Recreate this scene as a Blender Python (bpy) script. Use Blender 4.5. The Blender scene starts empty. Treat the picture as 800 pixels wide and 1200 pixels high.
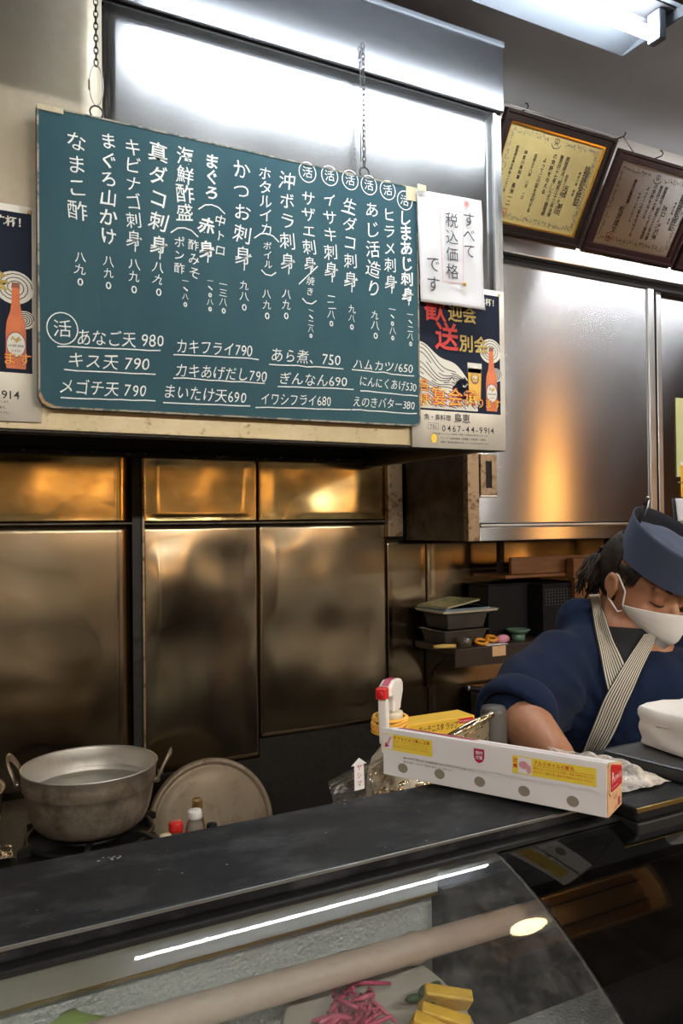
import bpy, bmesh, math, random
from mathutils import Vector, Matrix, noise
from mathutils.bvhtree import BVHTree
import numpy as np
R = math.radians
PI = math.pi
random.seed(7)
scn = bpy.context.scene
COL = scn.collection

# ------------------------------------------------------------------ camera
F_PX, YAW, PITCH, ROLL = 930.0, R(27.9), R(0.8), R(-0.65)
EYE = Vector((0, 0, 1.55))
fw = Vector((math.sin(YAW) * math.cos(PITCH), math.cos(YAW) * math.cos(PITCH), math.sin(PITCH)))
rt0 = fw.cross(Vector((0, 0, 1))).normalized()
up0 = rt0.cross(fw)
rt = rt0 * math.cos(ROLL) + up0 * math.sin(ROLL)
up = -rt0 * math.sin(ROLL) + up0 * math.cos(ROLL)
cd = bpy.data.cameras.new('camera')
cd.sensor_fit = 'HORIZONTAL'
cd.sensor_width = 36
cd.lens = 36 * F_PX / 800
cd.clip_start = 0.02
cam = bpy.data.objects.new('camera', cd)
COL.objects.link(cam)
cam.matrix_world = Matrix(((rt.x, up.x, -fw.x, EYE.x), (rt.y, up.y, -fw.y, EYE.y), (rt.z, up.z, -fw.z, EYE.z), (0, 0, 0, 1)))
scn.camera = cam


def at(u, v, X=None, Y=None, Z=None, D=None):
    """the point of the place that stands at photo position (u, v) on a given plane or at a given distance"""
    d = rt * ((u - 400) / F_PX) - up * ((v - 600) / F_PX) + fw
    if D is not None:
        t = D
    elif X is not None:
        t = (X - EYE.x) / d.x
    elif Y is not None:
        t = (Y - EYE.y) / d.y
    else:
        t = (Z - EYE.z) / d.z
    return EYE + d * t


# ------------------------------------------------------------------ world, light levels
w = bpy.data.worlds.new('world')
scn.world = w
w.use_nodes = True
w.node_tree.nodes['Background'].inputs[0].default_value = (0.5, 0.55, 0.65, 1)
w.node_tree.nodes['Background'].inputs[1].default_value = 0.02
scn.view_settings.view_transform = 'Standard'
scn.view_settings.look = 'None'
scn.view_settings.exposure = 0.6
scn.view_settings.gamma = 1.0
scn.view_settings.use_curve_mapping = False
TUBE_POWER = 64.0
GUEST_FILL_POWER = 135.0        # emission of unseen guest-side tubes, added as fill light
PENDANT_POWER = 9.0     # emission of the warm paper lanterns in the dining room
DOWNLIGHT_POWER = 36.0

# ------------------------------------------------------------------ materials
MATS = {}


def _nt(name):
    m = bpy.data.materials.new(name)
    m.use_nodes = True
    nt = m.node_tree
    return m, nt, nt.nodes['Principled BSDF']


def noise_node(nt, scale, detail=4, stretch=(1, 1, 1), rough=0.55):
    tc = nt.nodes.new('ShaderNodeTexCoord')
    mp = nt.nodes.new('ShaderNodeMapping')
    mp.inputs['Scale'].default_value = stretch
    nz = nt.nodes.new('ShaderNodeTexNoise')
    nz.inputs['Scale'].default_value = scale
    nz.inputs['Detail'].default_value = detail
    nz.inputs['Roughness'].default_value = rough
    nt.links.new(tc.outputs['Object'], mp.inputs['Vector'])
    nt.links.new(mp.outputs['Vector'], nz.inputs['Vector'])
    return nz.outputs['Fac']


def ramp(nt, fac, stops):
    r = nt.nodes.new('ShaderNodeValToRGB')
    while len(r.color_ramp.elements) < len(stops):
        r.color_ramp.elements.new(0.5)
    for e, (p, c) in zip(r.color_ramp.elements, stops):
        e.position = p
        e.color = (*c, 1) if len(c) == 3 else c
    nt.links.new(fac, r.inputs['Fac'])
    return r.outputs['Color']


def mixc(nt, fac, a, b, mode='MIX'):
    x = nt.nodes.new('ShaderNodeMix')
    x.data_type = 'RGBA'
    x.blend_type = mode
    for i, v in ((0, fac), (6, a), (7, b)):
        if isinstance(v, (int, float)):
            x.inputs[i].default_value = v
        elif isinstance(v, tuple):
            x.inputs[i].default_value = (*v, 1)
        else:
            nt.links.new(v, x.inputs[i])
    return x.outputs[2]


def mat(name, col, rough=0.5, metal=0.0, spec=0.5, bump=None, var=None, spots=None, rvar=None, aniso=0, arot=0.25, coat=0, sheen=0, emit=None, sss=0, alpha=1):
    """bump=(scale, strength, stretch); var=(scale, colour2, lo, hi[, stretch]); spots=(scale, colour, lo, hi)"""
    if name in MATS:
        return MATS[name]
    m, nt, p = _nt(name)
    p.inputs['Base Color'].default_value = (*col, 1)
    p.inputs['Roughness'].default_value = rough
    p.inputs['Metallic'].default_value = metal
    p.inputs['Specular IOR Level'].default_value = spec
    p.inputs['Coat Weight'].default_value = coat
    p.inputs['Alpha'].default_value = alpha
    if sheen:
        p.inputs['Sheen Weight'].default_value = sheen
        p.inputs['Sheen Roughness'].default_value = 0.5
    if sss:
        p.inputs['Subsurface Weight'].default_value = sss
        p.inputs['Subsurface Radius'].default_value = (0.012, 0.005, 0.003)
    c = None
    if var:
        f = noise_node(nt, var[0], 5, var[4] if len(var) > 4 else (1, 1, 1))
        c = ramp(nt, f, ((var[2], col), (var[3], var[1])))
    if spots:
        dt = spots[5] if len(spots) > 5 else 6
        f = noise_node(nt, spots[0], dt, spots[4] if len(spots) > 4 else (1, 1, 1), 0.7 if dt > 3 else 0.5)
        k = ramp(nt, f, ((spots[2], (0, 0, 0)), (spots[3], (1, 1, 1))))
        c = mixc(nt, k, c if c is not None else col, spots[1])
    if c is not None:
        nt.links.new(c, p.inputs['Base Color'])
    if rvar:
        f = noise_node(nt, rvar[0], 2, rvar[3] if len(rvar) > 3 else (1, 1, 1))
        k = nt.nodes.new('ShaderNodeMapRange')
        k.inputs[1].default_value, k.inputs[2].default_value = 0.3, 0.7
        k.inputs[3].default_value, k.inputs[4].default_value = rvar[1], rvar[2]
        nt.links.new(f, k.inputs[0])
        nt.links.new(k.outputs[0], p.inputs['Roughness'])
    last = None
    for b in ([bump] if bump and not isinstance(bump, list) else bump or []):
        f = noise_node(nt, b[0], b[3] if len(b) > 3 else 4, b[2] if len(b) > 2 else (1, 1, 1))
        bn = nt.nodes.new('ShaderNodeBump')
        bn.inputs['Strength'].default_value = b[1]
        bn.inputs['Distance'].default_value = 0.01
        nt.links.new(f, bn.inputs['Height'])
        if last:
            nt.links.new(last, bn.inputs['Normal'])
        last = bn.outputs['Normal']
    if last:
        nt.links.new(last, p.inputs['Normal'])
    if aniso:
        p.inputs['Anisotropic'].default_value = aniso
        tg = nt.nodes.new('ShaderNodeTangent')
        tg.direction_type = 'RADIAL'
        tg.axis = 'Z'
        p.inputs['Anisotropic Rotation'].default_value = arot
        nt.links.new(tg.outputs[0], p.inputs['Tangent'])
    if emit:
        p.inputs['Emission Color'].default_value = (*emit[0], 1)
        p.inputs['Emission Strength'].default_value = emit[1]
    MATS[name] = m
    return m


steel_hood = mat('brushed_steel', (0.60, 0.61, 0.62), 0.27, 1.0, bump=[(1.6, 0.05, (1, 1, 1.6), 1)], rvar=(3, 0.20, 0.262))
steel_satin = mat('satin_top_steel', (0.52, 0.53, 0.55), 0.22, 1.0, bump=[(3, 0.03, (1, 1, 1), 1)])
steel_old = mat('greasy_tan_steel', (0.42, 0.37, 0.28), 0.5, 0.75, bump=[(3, 0.05)], spots=(9, (0.52, 0.47, 0.38), 0.45, 0.85), rvar=(6, 0.42, 0.6))
steel_splash = mat('smoky_steel', (0.56, 0.46, 0.31), 0.20, 1.0, bump=[(1.8, 0.10, (1.0, 1, 1.6), 1)], spots=(2.2, (0.34, 0.25, 0.15), 0.25, 0.80, (1.6, 1, 0.8), 1), rvar=(3, 0.16, 0.255), aniso=0.4)
steel_splash_top = mat('gold_tinted_steel', (0.62, 0.45, 0.20), 0.20, 1.0, bump=[(2.4, 0.12, (1.0, 1, 1.4), 1)], spots=(14, (0.34, 0.22, 0.08), 0.45, 0.90, (1, 1, 1.6), 3), rvar=(5, 0.16, 0.26), aniso=0.4)  # gold base stands for reflected lamp glow; the dark spots are rust
steel_door = mat('cabinet_steel', (0.50, 0.50, 0.50), 0.22, 1.0, bump=[(1.6, 0.04, (1, 1, 0.6), 1)], rvar=(3, 0.22, 0.258, (1.5, 1.5, 0.5)), aniso=0.95)
pale_bench_face = mat('pale_bench_face', (0.78, 0.78, 0.72), 0.5, 0.0, bump=[(30, 0.03)])  # pale finish for unseen faces, lightened to reflect as silver in the splash sheets
steel_plain = mat('plain_steel', (0.55, 0.55, 0.54), 0.3, 1.0, bump=[(30, 0.03)], rvar=(8, 0.29, 0.42))
steel_dark = mat('dark_steel', (0.13, 0.11, 0.09), 0.45, 0.8, bump=[(20, 0.05)], spots=(12, (0.05, 0.035, 0.02), 0.4, 0.7))
rust = mat('greasy_rusted_steel', (0.33, 0.24, 0.15), 0.5, 0.8, bump=[(40, 0.1)], spots=(45, (0.10, 0.05, 0.02), 0.50, 0.66))
lip_mat = mat('greasy_lip_steel', (0.44, 0.37, 0.23), 0.5, 0.6, bump=[(60, 0.1)], spots=(60, (0.16, 0.11, 0.05), 0.58, 0.74), var=(7, (0.50, 0.42, 0.28), 0.4, 0.6))
grease = mat('black_grease', (0.012, 0.010, 0.008), 0.55, 0, bump=[(30, 0.3)])
grease_edge = mat('flaking_grease', (0.015, 0.012, 0.01), 0.6, 0, bump=[(60, 0.5)], spots=(55, (0.33, 0.25, 0.14), 0.60, 0.68))
black = mat('black_plastic', (0.007, 0.007, 0.008), 0.6, spec=0.2, bump=[(80, 0.05)])
gap = mat('shadow_gap', (0.01, 0.01, 0.01), 0.8)
wall_paint = mat('cream_wall_paint', (0.64, 0.60, 0.54), 0.7, bump=[(60, 0.05)], var=(4, (0.58, 0.54, 0.48), 0.4, 0.7))
ceil_paint = mat('grey_ceiling_paint', (0.66, 0.69, 0.75), 0.75, bump=[(90, 0.04)], var=(3, (0.60, 0.63, 0.69), 0.4, 0.7))
floor_mat = mat('kitchen_floor_tile', (0.10, 0.09, 0.08), 0.5, bump=[(20, 0.1)], var=(6, (0.16, 0.14, 0.12), 0.4, 0.7))
plaster = mat('guest_room_plaster', (0.20, 0.195, 0.185), 0.8, bump=[(40, 0.05)], var=(2, (0.16, 0.155, 0.145), 0.4, 0.7))
wood_wall = mat('warm_dark_wood', (0.22, 0.11, 0.045), 0.5, bump=[(12, 0.1, (1, 1, 8))], var=(6, (0.13, 0.06, 0.025), 0.35, 0.7, (1, 1, 9)))
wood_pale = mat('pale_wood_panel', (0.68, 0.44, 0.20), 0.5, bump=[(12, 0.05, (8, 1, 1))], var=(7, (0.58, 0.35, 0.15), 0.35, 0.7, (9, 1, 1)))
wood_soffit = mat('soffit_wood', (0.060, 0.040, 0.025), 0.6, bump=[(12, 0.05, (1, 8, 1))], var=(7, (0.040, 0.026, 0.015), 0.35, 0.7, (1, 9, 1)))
white_enamel = mat('white_enamel', (0.13, 0.145, 0.17), 0.5, bump=[(40, 0.01)])
dark_grey = mat('dark_grey_housing', (0.04, 0.04, 0.045), 0.7, bump=[(40, 0.02)])  # darkened so the housing stays dim where the case glass mirrors it
tube_glow = mat('lit_fluorescent_tube', (0.9, 0.95, 1), 0.4, emit=((0.90, 0.96, 1.0), TUBE_POWER))
bright_glow = mat('lit_bright_lantern', (0.9, 0.7, 0.4), 0.7, emit=((1.0, 0.42, 0.09), 19.0))
dim_glow = mat('lit_old_tube', (0.9, 0.95, 1), 0.4, emit=((0.95, 0.97, 1.0), 50.0))
guest_fill_glow = mat('guest_fill_tube', (0.9, 0.95, 1), 0.4, emit=((1.0, 0.95, 0.86), GUEST_FILL_POWER))
lantern_glow = mat('lit_paper_lantern', (0.9, 0.7, 0.4), 0.7, emit=((1.0, 0.52, 0.16), PENDANT_POWER))
down_glow = mat('lit_downlight', (0.9, 0.8, 0.6), 0.5, emit=((1.0, 0.72, 0.36), DOWNLIGHT_POWER))
board_green = mat('chalkboard_green', (0.031, 0.080, 0.103), 0.7, spec=0.12, bump=[(120, 0.02)], var=(5, (0.043, 0.103, 0.120), 0.38, 0.66, (1, 1, 0.6)), spots=(14, (0.075, 0.135, 0.145), 0.66, 0.95, (1.2, 1, 0.5)))
board_edge = mat('worn_board_edge', (0.30, 0.27, 0.21), 0.6, bump=[(60, 0.2)], spots=(30, (0.06, 0.09, 0.09), 0.48, 0.58))
board_wood = mat('bare_board_wood', (0.36, 0.22, 0.10), 0.7, bump=[(60, 0.2)])
chalk = mat('white_chalk', (0.80, 0.83, 0.82), 0.9, spec=0.1, bump=[(300, 0.2)], var=(120, (0.62, 0.68, 0.68), 0.45, 0.75))
tape = mat('old_masking_tape', (0.56, 0.50, 0.34), 0.6, bump=[(80, 0.2)], var=(20, (0.42, 0.37, 0.24), 0.4, 0.7))
chain_mat = mat('dark_chain_steel', (0.03, 0.03, 0.03), 0.5, 0.2, bump=[(100, 0.05)])
wire_mat = mat('wire', (0.33, 0.32, 0.30), 0.35, 0.9, bump=[(100, 0.02)])
paper_white = mat('white_paper', (0.60, 0.60, 0.615), 0.7, spec=0.2, bump=[(9, 0.35, (1, 1, 1), 2)], var=(8, (0.55, 0.55, 0.56), 0.4, 0.7))
ink_black = mat('black_ink', (0.03, 0.03, 0.035), 0.6, bump=[(200, 0.02)])
ink_red = mat('red_ink', (0.55, 0.09, 0.06), 0.6, bump=[(200, 0.02)])
brass = mat('brass', (0.72, 0.50, 0.16), 0.3, 1.0, bump=[(60, 0.05)])
poster_white = mat('poster_paper', (0.84, 0.80, 0.70), 0.5, bump=[(12, 0.05)], spots=(9, (0.74, 0.66, 0.50), 0.55, 0.85))
poster_navy = mat('poster_navy', (0.014, 0.019, 0.036), 0.65, spec=0.12, bump=[(12, 0.05)], spots=(60, (0.2, 0.2, 0.22), 0.74, 0.80))
poster_cream = mat('poster_cream', (0.68, 0.66, 0.58), 0.5, bump=[(12, 0.05)])
poster_red = mat('poster_red', (0.52, 0.02, 0.015), 0.45, bump=[(12, 0.05)])
poster_gold = mat('poster_gold', (0.46, 0.33, 0.07), 0.45, bump=[(12, 0.05)])
poster_yellow = mat('poster_yellow', (0.86, 0.58, 0.03), 0.45, bump=[(12, 0.05)])
print_orange = mat('printed_orange', (0.68, 0.16, 0.03), 0.4, bump=[(12, 0.05)], var=(18, (0.48, 0.08, 0.02), 0.35, 0.7))
print_beer = mat('printed_beer', (0.78, 0.44, 0.03), 0.4, bump=[(12, 0.05)], var=(20, (0.66, 0.31, 0.02), 0.4, 0.7))
print_brown = mat('printed_brown', (0.24, 0.07, 0.03), 0.4, bump=[(12, 0.05)])
frame_black = mat('black_lacquer_frame', (0.020, 0.013, 0.011), 0.5, spec=0.25, bump=[(50, 0.02)], var=(30, (0.030, 0.018, 0.014), 0.4, 0.7))
frame_brown = mat('dark_red_brown_frame', (0.034, 0.013, 0.013), 0.5, spec=0.25, bump=[(50, 0.02)], var=(30, (0.048, 0.018, 0.016), 0.4, 0.7))
gold_trim = mat('gold_trim', (0.70, 0.50, 0.12), 0.3, 1.0, bump=[(60, 0.03)])
cert_yellow = mat('yellow_certificate_paper', (0.74, 0.58, 0.24), 0.6, bump=[(10, 0.05)], var=(6, (0.58, 0.46, 0.18), 0.35, 0.7))
cert_white = mat('grey_white_certificate_paper', (0.90, 0.88, 0.85), 0.6, bump=[(7, 0.05)], var=(5, (0.82, 0.80, 0.76), 0.35, 0.7))
orn_ink = mat('grey_green_ornament_ink', (0.27, 0.27, 0.19), 0.7, bump=[(100, 0.02)])
stone = mat('black_stone', (0.007, 0.007, 0.008), 0.55, spec=0.22, bump=[(70, 0.04)], spots=(13, (0.060, 0.061, 0.065), 0.48, 0.80, (1, 1.6, 1)), rvar=(14, 0.48, 0.66))
stone_speck = mat('chalky_speck', (0.22, 0.22, 0.22), 0.8, bump=[(100, 0.1)])
case_steel = mat('embossed_silver_lining', (0.64, 0.66, 0.66), 0.38, 0.15, bump=[(260, 0.6)], spots=(7, (0.76, 0.78, 0.78), 0.5, 0.8))
band_mat = mat('pale_top_band', (0.40, 0.38, 0.33), 0.5, bump=[(40, 0.05)])
pale_streak = mat('pale_reflection_streak', (0.62, 0.52, 0.45), 0.5, bump=[(30, 0.1)], var=(14, (0.50, 0.37, 0.30), 0.4, 0.7, (0.3, 1, 1)))  # colour of the rod that stands for a reflection in the glass
rubber = mat('black_rubber', (0.008, 0.008, 0.008), 0.5, bump=[(60, 0.05)])
alu = mat('worn_aluminium', (0.60, 0.50, 0.38), 0.45, 0.75, bump=[(26, 0.25), (4, 0.05)], spots=(16, (0.16, 0.10, 0.05), 0.44, 0.80), rvar=(12, 0.35, 0.55))
alu_in = mat('pot_inside_aluminium', (0.66, 0.63, 0.58), 0.45, 0.7, bump=[(20, 0.05)], spots=(9, (0.46, 0.42, 0.36), 0.5, 0.8))
lid_mat = mat('dull_lid_aluminium', (0.31, 0.245, 0.17), 0.6, 0.5, bump=[(14, 0.1)], spots=(16, (0.17, 0.12, 0.075), 0.52, 0.74), rvar=(9, 0.5, 0.7))
broth = mat('cloudy_water', (0.36, 0.33, 0.28), 0.06, spec=0.5, bump=[(12, 0.08)])
cast = mat('cast_iron', (0.014, 0.013, 0.012), 0.5, 0.3, bump=[(40, 0.2)])
foil = mat('crumpled_foil', (0.60, 0.58, 0.54), 0.22, 1.0, bump=[(40, 0.9), (9, 0.6)])
silver_bag = mat('gold_tinted_bag_film', (0.72, 0.58, 0.38), 0.16, 1.0, bump=[(22, 0.8), (6, 0.6)])  # gold tint in the film stands for warm lamp reflections
red_plastic = mat('red_plastic', (0.58, 0.02, 0.015), 0.35, bump=[(40, 0.02)])
white_plastic = mat('white_plastic', (0.74, 0.71, 0.66), 0.4, bump=[(40, 0.02)])
cream_plastic = mat('cream_plastic', (0.66, 0.54, 0.30), 0.45, bump=[(40, 0.02)])
brown_glass = mat('brown_spice_glass', (0.14, 0.075, 0.02), 0.2, bump=[(90, 0.3)], spots=(70, (0.38, 0.26, 0.10), 0.48, 0.6))
clear_dark = mat('grey_bottle_plastic', (0.20, 0.17, 0.14), 0.2, bump=[(60, 0.02)])
rubber_band = mat('orange_rubber_band', (0.80, 0.42, 0.06), 0.5, bump=[(90, 0.05)])
card_white = mat('white_card', (0.76, 0.74, 0.74), 0.5, bump=[(30, 0.03)])
card_tan = mat('tan_card', (0.62, 0.38, 0.20), 0.6, bump=[(50, 0.05)])
card_grey = mat('taupe_window', (0.26, 0.22, 0.17), 0.6, bump=[(120, 0.1)])
sticker_yellow = mat('yellow_sticker', (0.84, 0.64, 0.06), 0.45, bump=[(50, 0.01)])
maroon = mat('maroon_print', (0.42, 0.012, 0.06), 0.4, bump=[(50, 0.01)])
label_red = mat('red_label', (0.50, 0.006, 0.012), 0.35, bump=[(50, 0.01)])
pink_print = mat('pink_print', (0.66, 0.30, 0.34), 0.5, bump=[(50, 0.01)])
wrap_yellow = mat('yellow_wrap_box_card', (0.70, 0.42, 0.03), 0.5, bump=[(50, 0.02)])
tub_mat = mat('smoky_tub_plastic', (0.050, 0.044, 0.036), 0.35, bump=[(30, 0.03)], var=(20, (0.075, 0.066, 0.054), 0.4, 0.7))
tray_cream = mat('cream_tray', (0.50, 0.46, 0.36), 0.5, bump=[(40, 0.03)])
tray_blue = mat('pale_blue_tray', (0.20, 0.30, 0.36), 0.5, bump=[(40, 0.03)])
mag_mat = mat('olive_booklet_cover', (0.34, 0.30, 0.13), 0.5, bump=[(40, 0.03)], spots=(25, (0.14, 0.16, 0.09), 0.5, 0.6))
orange_plastic = mat('orange_plastic', (0.72, 0.28, 0.02), 0.35, bump=[(40, 0.02)])
pink_sponge = mat('pink_sponge', (0.62, 0.24, 0.30), 0.8, bump=[(120, 0.3)])
green_dish = mat('pale_green_dish', (0.13, 0.23, 0.16), 0.35, bump=[(40, 0.02)])
wood_box = mat('orange_wood', (0.19, 0.075, 0.022), 0.5, bump=[(20, 0.1, (1, 1, 8))], var=(9, (0.12, 0.045, 0.013), 0.35, 0.7, (1, 1, 8)))
wood_dark = mat('dark_shelf_wood', (0.024, 0.014, 0.009), 0.5, bump=[(20, 0.1, (6, 1, 1))], var=(9, (0.040, 0.023, 0.013), 0.4, 0.7, (1, 6, 1)))
navy = mat('navy_cotton', (0.0075, 0.0145, 0.038), 0.9, spec=0.1, sheen=0.04, bump=[(11, 0.5, (1, 1, 0.6), 2), (400, 0.15)], var=(6, (0.0055, 0.011, 0.030), 0.4, 0.7))
navy_hat = mat('blue_grey_hat_cotton', (0.060, 0.073, 0.116), 0.9, spec=0.1, sheen=0.08, bump=[(7, 0.25, (1, 1, 1), 2), (500, 0.15)], var=(9, (0.052, 0.064, 0.104), 0.4, 0.7))
hat_dark = mat('hat_lining', (0.012, 0.013, 0.02), 0.9, bump=[(400, 0.1)])
tee = mat('black_tee_cotton', (0.008, 0.008, 0.009), 0.9, bump=[(300, 0.1)])
skin = mat('skin', (0.40, 0.190, 0.100), 0.5, spec=0.4, sss=0.12, bump=[(180, 0.06)], var=(16, (0.34, 0.145, 0.078), 0.38, 0.68))
hair_mat = mat('dark_brown_hair', (0.014, 0.009, 0.007), 0.55, spec=0.25, bump=[(90, 0.5, (1, 1, 0.15))], var=(40, (0.04, 0.026, 0.018), 0.45, 0.7))
mask_mat = mat('white_mask_cloth', (0.72, 0.68, 0.63), 0.8, spec=0.2, sss=0.1, bump=[(40, 0.05), (500, 0.1)])
bag_white = mat('white_bag_film', (0.78, 0.73, 0.68), 0.45, spec=0.4, sss=0.05, bump=[(6, 0.5, (1, 1, 2.5), 2), (30, 0.1)])
poster_lime = mat('pale_lime_poster', (0.52, 0.53, 0.26), 0.5, bump=[(12, 0.05)])
leaf_mat = mat('pale_green_leaf', (0.22, 0.36, 0.06), 0.4, bump=[(30, 0.3)], var=(14, (0.36, 0.46, 0.12), 0.4, 0.65))
pickle_pink = mat('magenta_pickle', (0.48, 0.05, 0.13), 0.35, bump=[(60, 0.4)], var=(30, (0.62, 0.16, 0.22), 0.45, 0.7))
egg_yellow = mat('yellow_omelette', (0.76, 0.46, 0.03), 0.45, bump=[(50, 0.3)], var=(16, (0.62, 0.34, 0.02), 0.4, 0.7))
squid_white = mat('pale_cubes', (0.70, 0.60, 0.46), 0.35, bump=[(50, 0.2)])
dish_white = mat('white_dish', (0.36, 0.33, 0.29), 0.25, bump=[(30, 0.02)])
herb_dark = mat('dark_green_herb', (0.03, 0.07, 0.02), 0.5, bump=[(60, 0.4)])


def glass_mat(name, tint, refl_rough, haze=0.0, hazecol=(0.5, 0.5, 0.5), bump=None, ior=1.5, fbase=0.0):
    """a thin pane: see-through plus fresnel reflection, a little dust"""
    m, nt, p = _nt(name)
    out = nt.nodes['Material Output']
    nt.nodes.remove(p)
    tr = nt.nodes.new('ShaderNodeBsdfTransparent')
    tr.inputs[0].default_value = (*tint, 1)
    gl = nt.nodes.new('ShaderNodeBsdfGlossy')
    gl.inputs['Roughness'].default_value = refl_rough
    fr = nt.nodes.new('ShaderNodeFresnel')
    fr.inputs['IOR'].default_value = ior
    mx = nt.nodes.new('ShaderNodeMixShader')
    if fbase:
        ad = nt.nodes.new('ShaderNodeMath')
        ad.operation = 'ADD'
        ad.use_clamp = True
        ad.inputs[1].default_value = fbase
        nt.links.new(fr.outputs[0], ad.inputs[0])
        nt.links.new(ad.outputs[0], mx.inputs[0])
    else:
        nt.links.new(fr.outputs[0], mx.inputs[0])
    nt.links.new(tr.outputs[0], mx.inputs[1])
    nt.links.new(gl.outputs[0], mx.inputs[2])
    res = mx.outputs[0]
    if haze:
        df = nt.nodes.new('ShaderNodeBsdfDiffuse')
        df.inputs[0].default_value = (*hazecol, 1)
        f = noise_node(nt, 35, 6, rough=0.75)
        k = nt.nodes.new('ShaderNodeMapRange')
        k.inputs[1].default_value, k.inputs[2].default_value = 0.42, 0.85
        k.inputs[3].default_value, k.inputs[4].default_value = haze * 0.4, haze * 2.2
        nt.links.new(f, k.inputs[0])
        m2 = nt.nodes.new('ShaderNodeMixShader')
        nt.links.new(k.outputs[0], m2.inputs[0])
        nt.links.new(res, m2.inputs[1])
        nt.links.new(df.outputs[0], m2.inputs[2])
        res = m2.outputs[0]
    if bump:
        f = noise_node(nt, bump[0], 4)
        bn = nt.nodes.new('ShaderNodeBump')
        bn.inputs['Strength'].default_value = bump[1]
        bn.inputs['Distance'].default_value = 0.01
        nt.links.new(f, bn.inputs['Height'])
        nt.links.new(bn.outputs[0], gl.inputs['Normal'])
        nt.links.new(bn.outputs[0], fr.inputs['Normal'])
    nt.links.new(res, out.inputs['Surface'])
    MATS[name] = m
    return m


case_glass = glass_mat('case_glass', (0.84, 0.86, 0.84), 0.03, haze=0.07, fbase=0.0)
smoke_glass = glass_mat('smoked_case_glass', (0.10, 0.10, 0.10), 0.035, haze=0.004, fbase=0.03)
frame_glass = glass_mat('picture_glass', (0.97, 0.97, 0.97), 0.26, ior=1.2)
clear_film = glass_mat('clear_bag_film', (0.86, 0.82, 0.74), 0.10, haze=0.03, hazecol=(0.6, 0.5, 0.4), bump=(30, 1.0), fbase=0.12)
frost_film = glass_mat('frosted_bag_film', (0.75, 0.72, 0.68), 0.22, haze=0.5, hazecol=(0.78, 0.70, 0.62), bump=(26, 0.8), fbase=0.06)
clear_tub = glass_mat('clear_tub_plastic', (0.75, 0.70, 0.6), 0.1, haze=0.15, hazecol=(0.5, 0.42, 0.3), fbase=0.06)

# stripes of the collar: across the band's own width
m_, nt_, p_ = _nt('striped_collar_cotton')
uvn = nt_.nodes.new('ShaderNodeUVMap')
sx_ = nt_.nodes.new('ShaderNodeSeparateXYZ')
nt_.links.new(uvn.outputs[0], sx_.inputs[0])
mu_ = nt_.nodes.new('ShaderNodeMath'); mu_.operation = 'MULTIPLY'; mu_.inputs[1].default_value = 9.0
fr_ = nt_.nodes.new('ShaderNodeMath'); fr_.operation = 'FRACT'
nt_.links.new(sx_.outputs[0], mu_.inputs[0]); nt_.links.new(mu_.outputs[0], fr_.inputs[0])
cr_ = ramp(nt_, fr_.outputs[0], ((0.0, (0.03, 0.025, 0.025)), (0.40, (0.03, 0.025, 0.025)), (0.52, (0.52, 0.47, 0.38)), (0.90, (0.52, 0.47, 0.38))))
nt_.links.new(cr_, p_.inputs['Base Color'])
p_.inputs['Roughness'].default_value = 0.85
stripe_mat = m_


# ------------------------------------------------------------------ mesh helpers
WORLD = {}
USED = {}


def tag(o, label=None, cat=None, group=None, kind=None):
    if label: o['label'] = label
    if cat: o['category'] = cat
    if group: o['group'] = group
    if kind: o['kind'] = kind
    return o


def thing(name, loc, label, cat, group=None):
    o = bpy.data.objects.new(name, None)
    o.empty_display_size = 0.05
    COL.objects.link(o)
    o.location = loc
    WORLD[o.name] = Matrix.Translation(loc)
    return tag(o, label, cat, group)


def link_mesh(name, me, mats, parent=None, smooth=False):
    """link a mesh given in world coordinates, its origin at the middle of its base"""
    vs = [v.co for v in me.vertices]
    if vs:
        c = Vector(((min(v.x for v in vs) + max(v.x for v in vs)) / 2, (min(v.y for v in vs) + max(v.y for v in vs)) / 2, min(v.z for v in vs)))
    else:
        c = Vector((0, 0, 0))
    me.transform(Matrix.Translation(-c))
    o = bpy.data.objects.new(name, me)
    for m in (mats if isinstance(mats, (list, tuple)) else [mats]):
        me.materials.append(m)
    COL.objects.link(o)
    o.matrix_basis = Matrix.Translation(c)
    WORLD[o.name] = Matrix.Translation(c)
    if parent is not None:
        o.parent = parent
        o.matrix_parent_inverse = WORLD[parent.name].inverted()
    if smooth:
        me.polygons.foreach_set('use_smooth', [True] * len(me.polygons))
    return o


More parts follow.
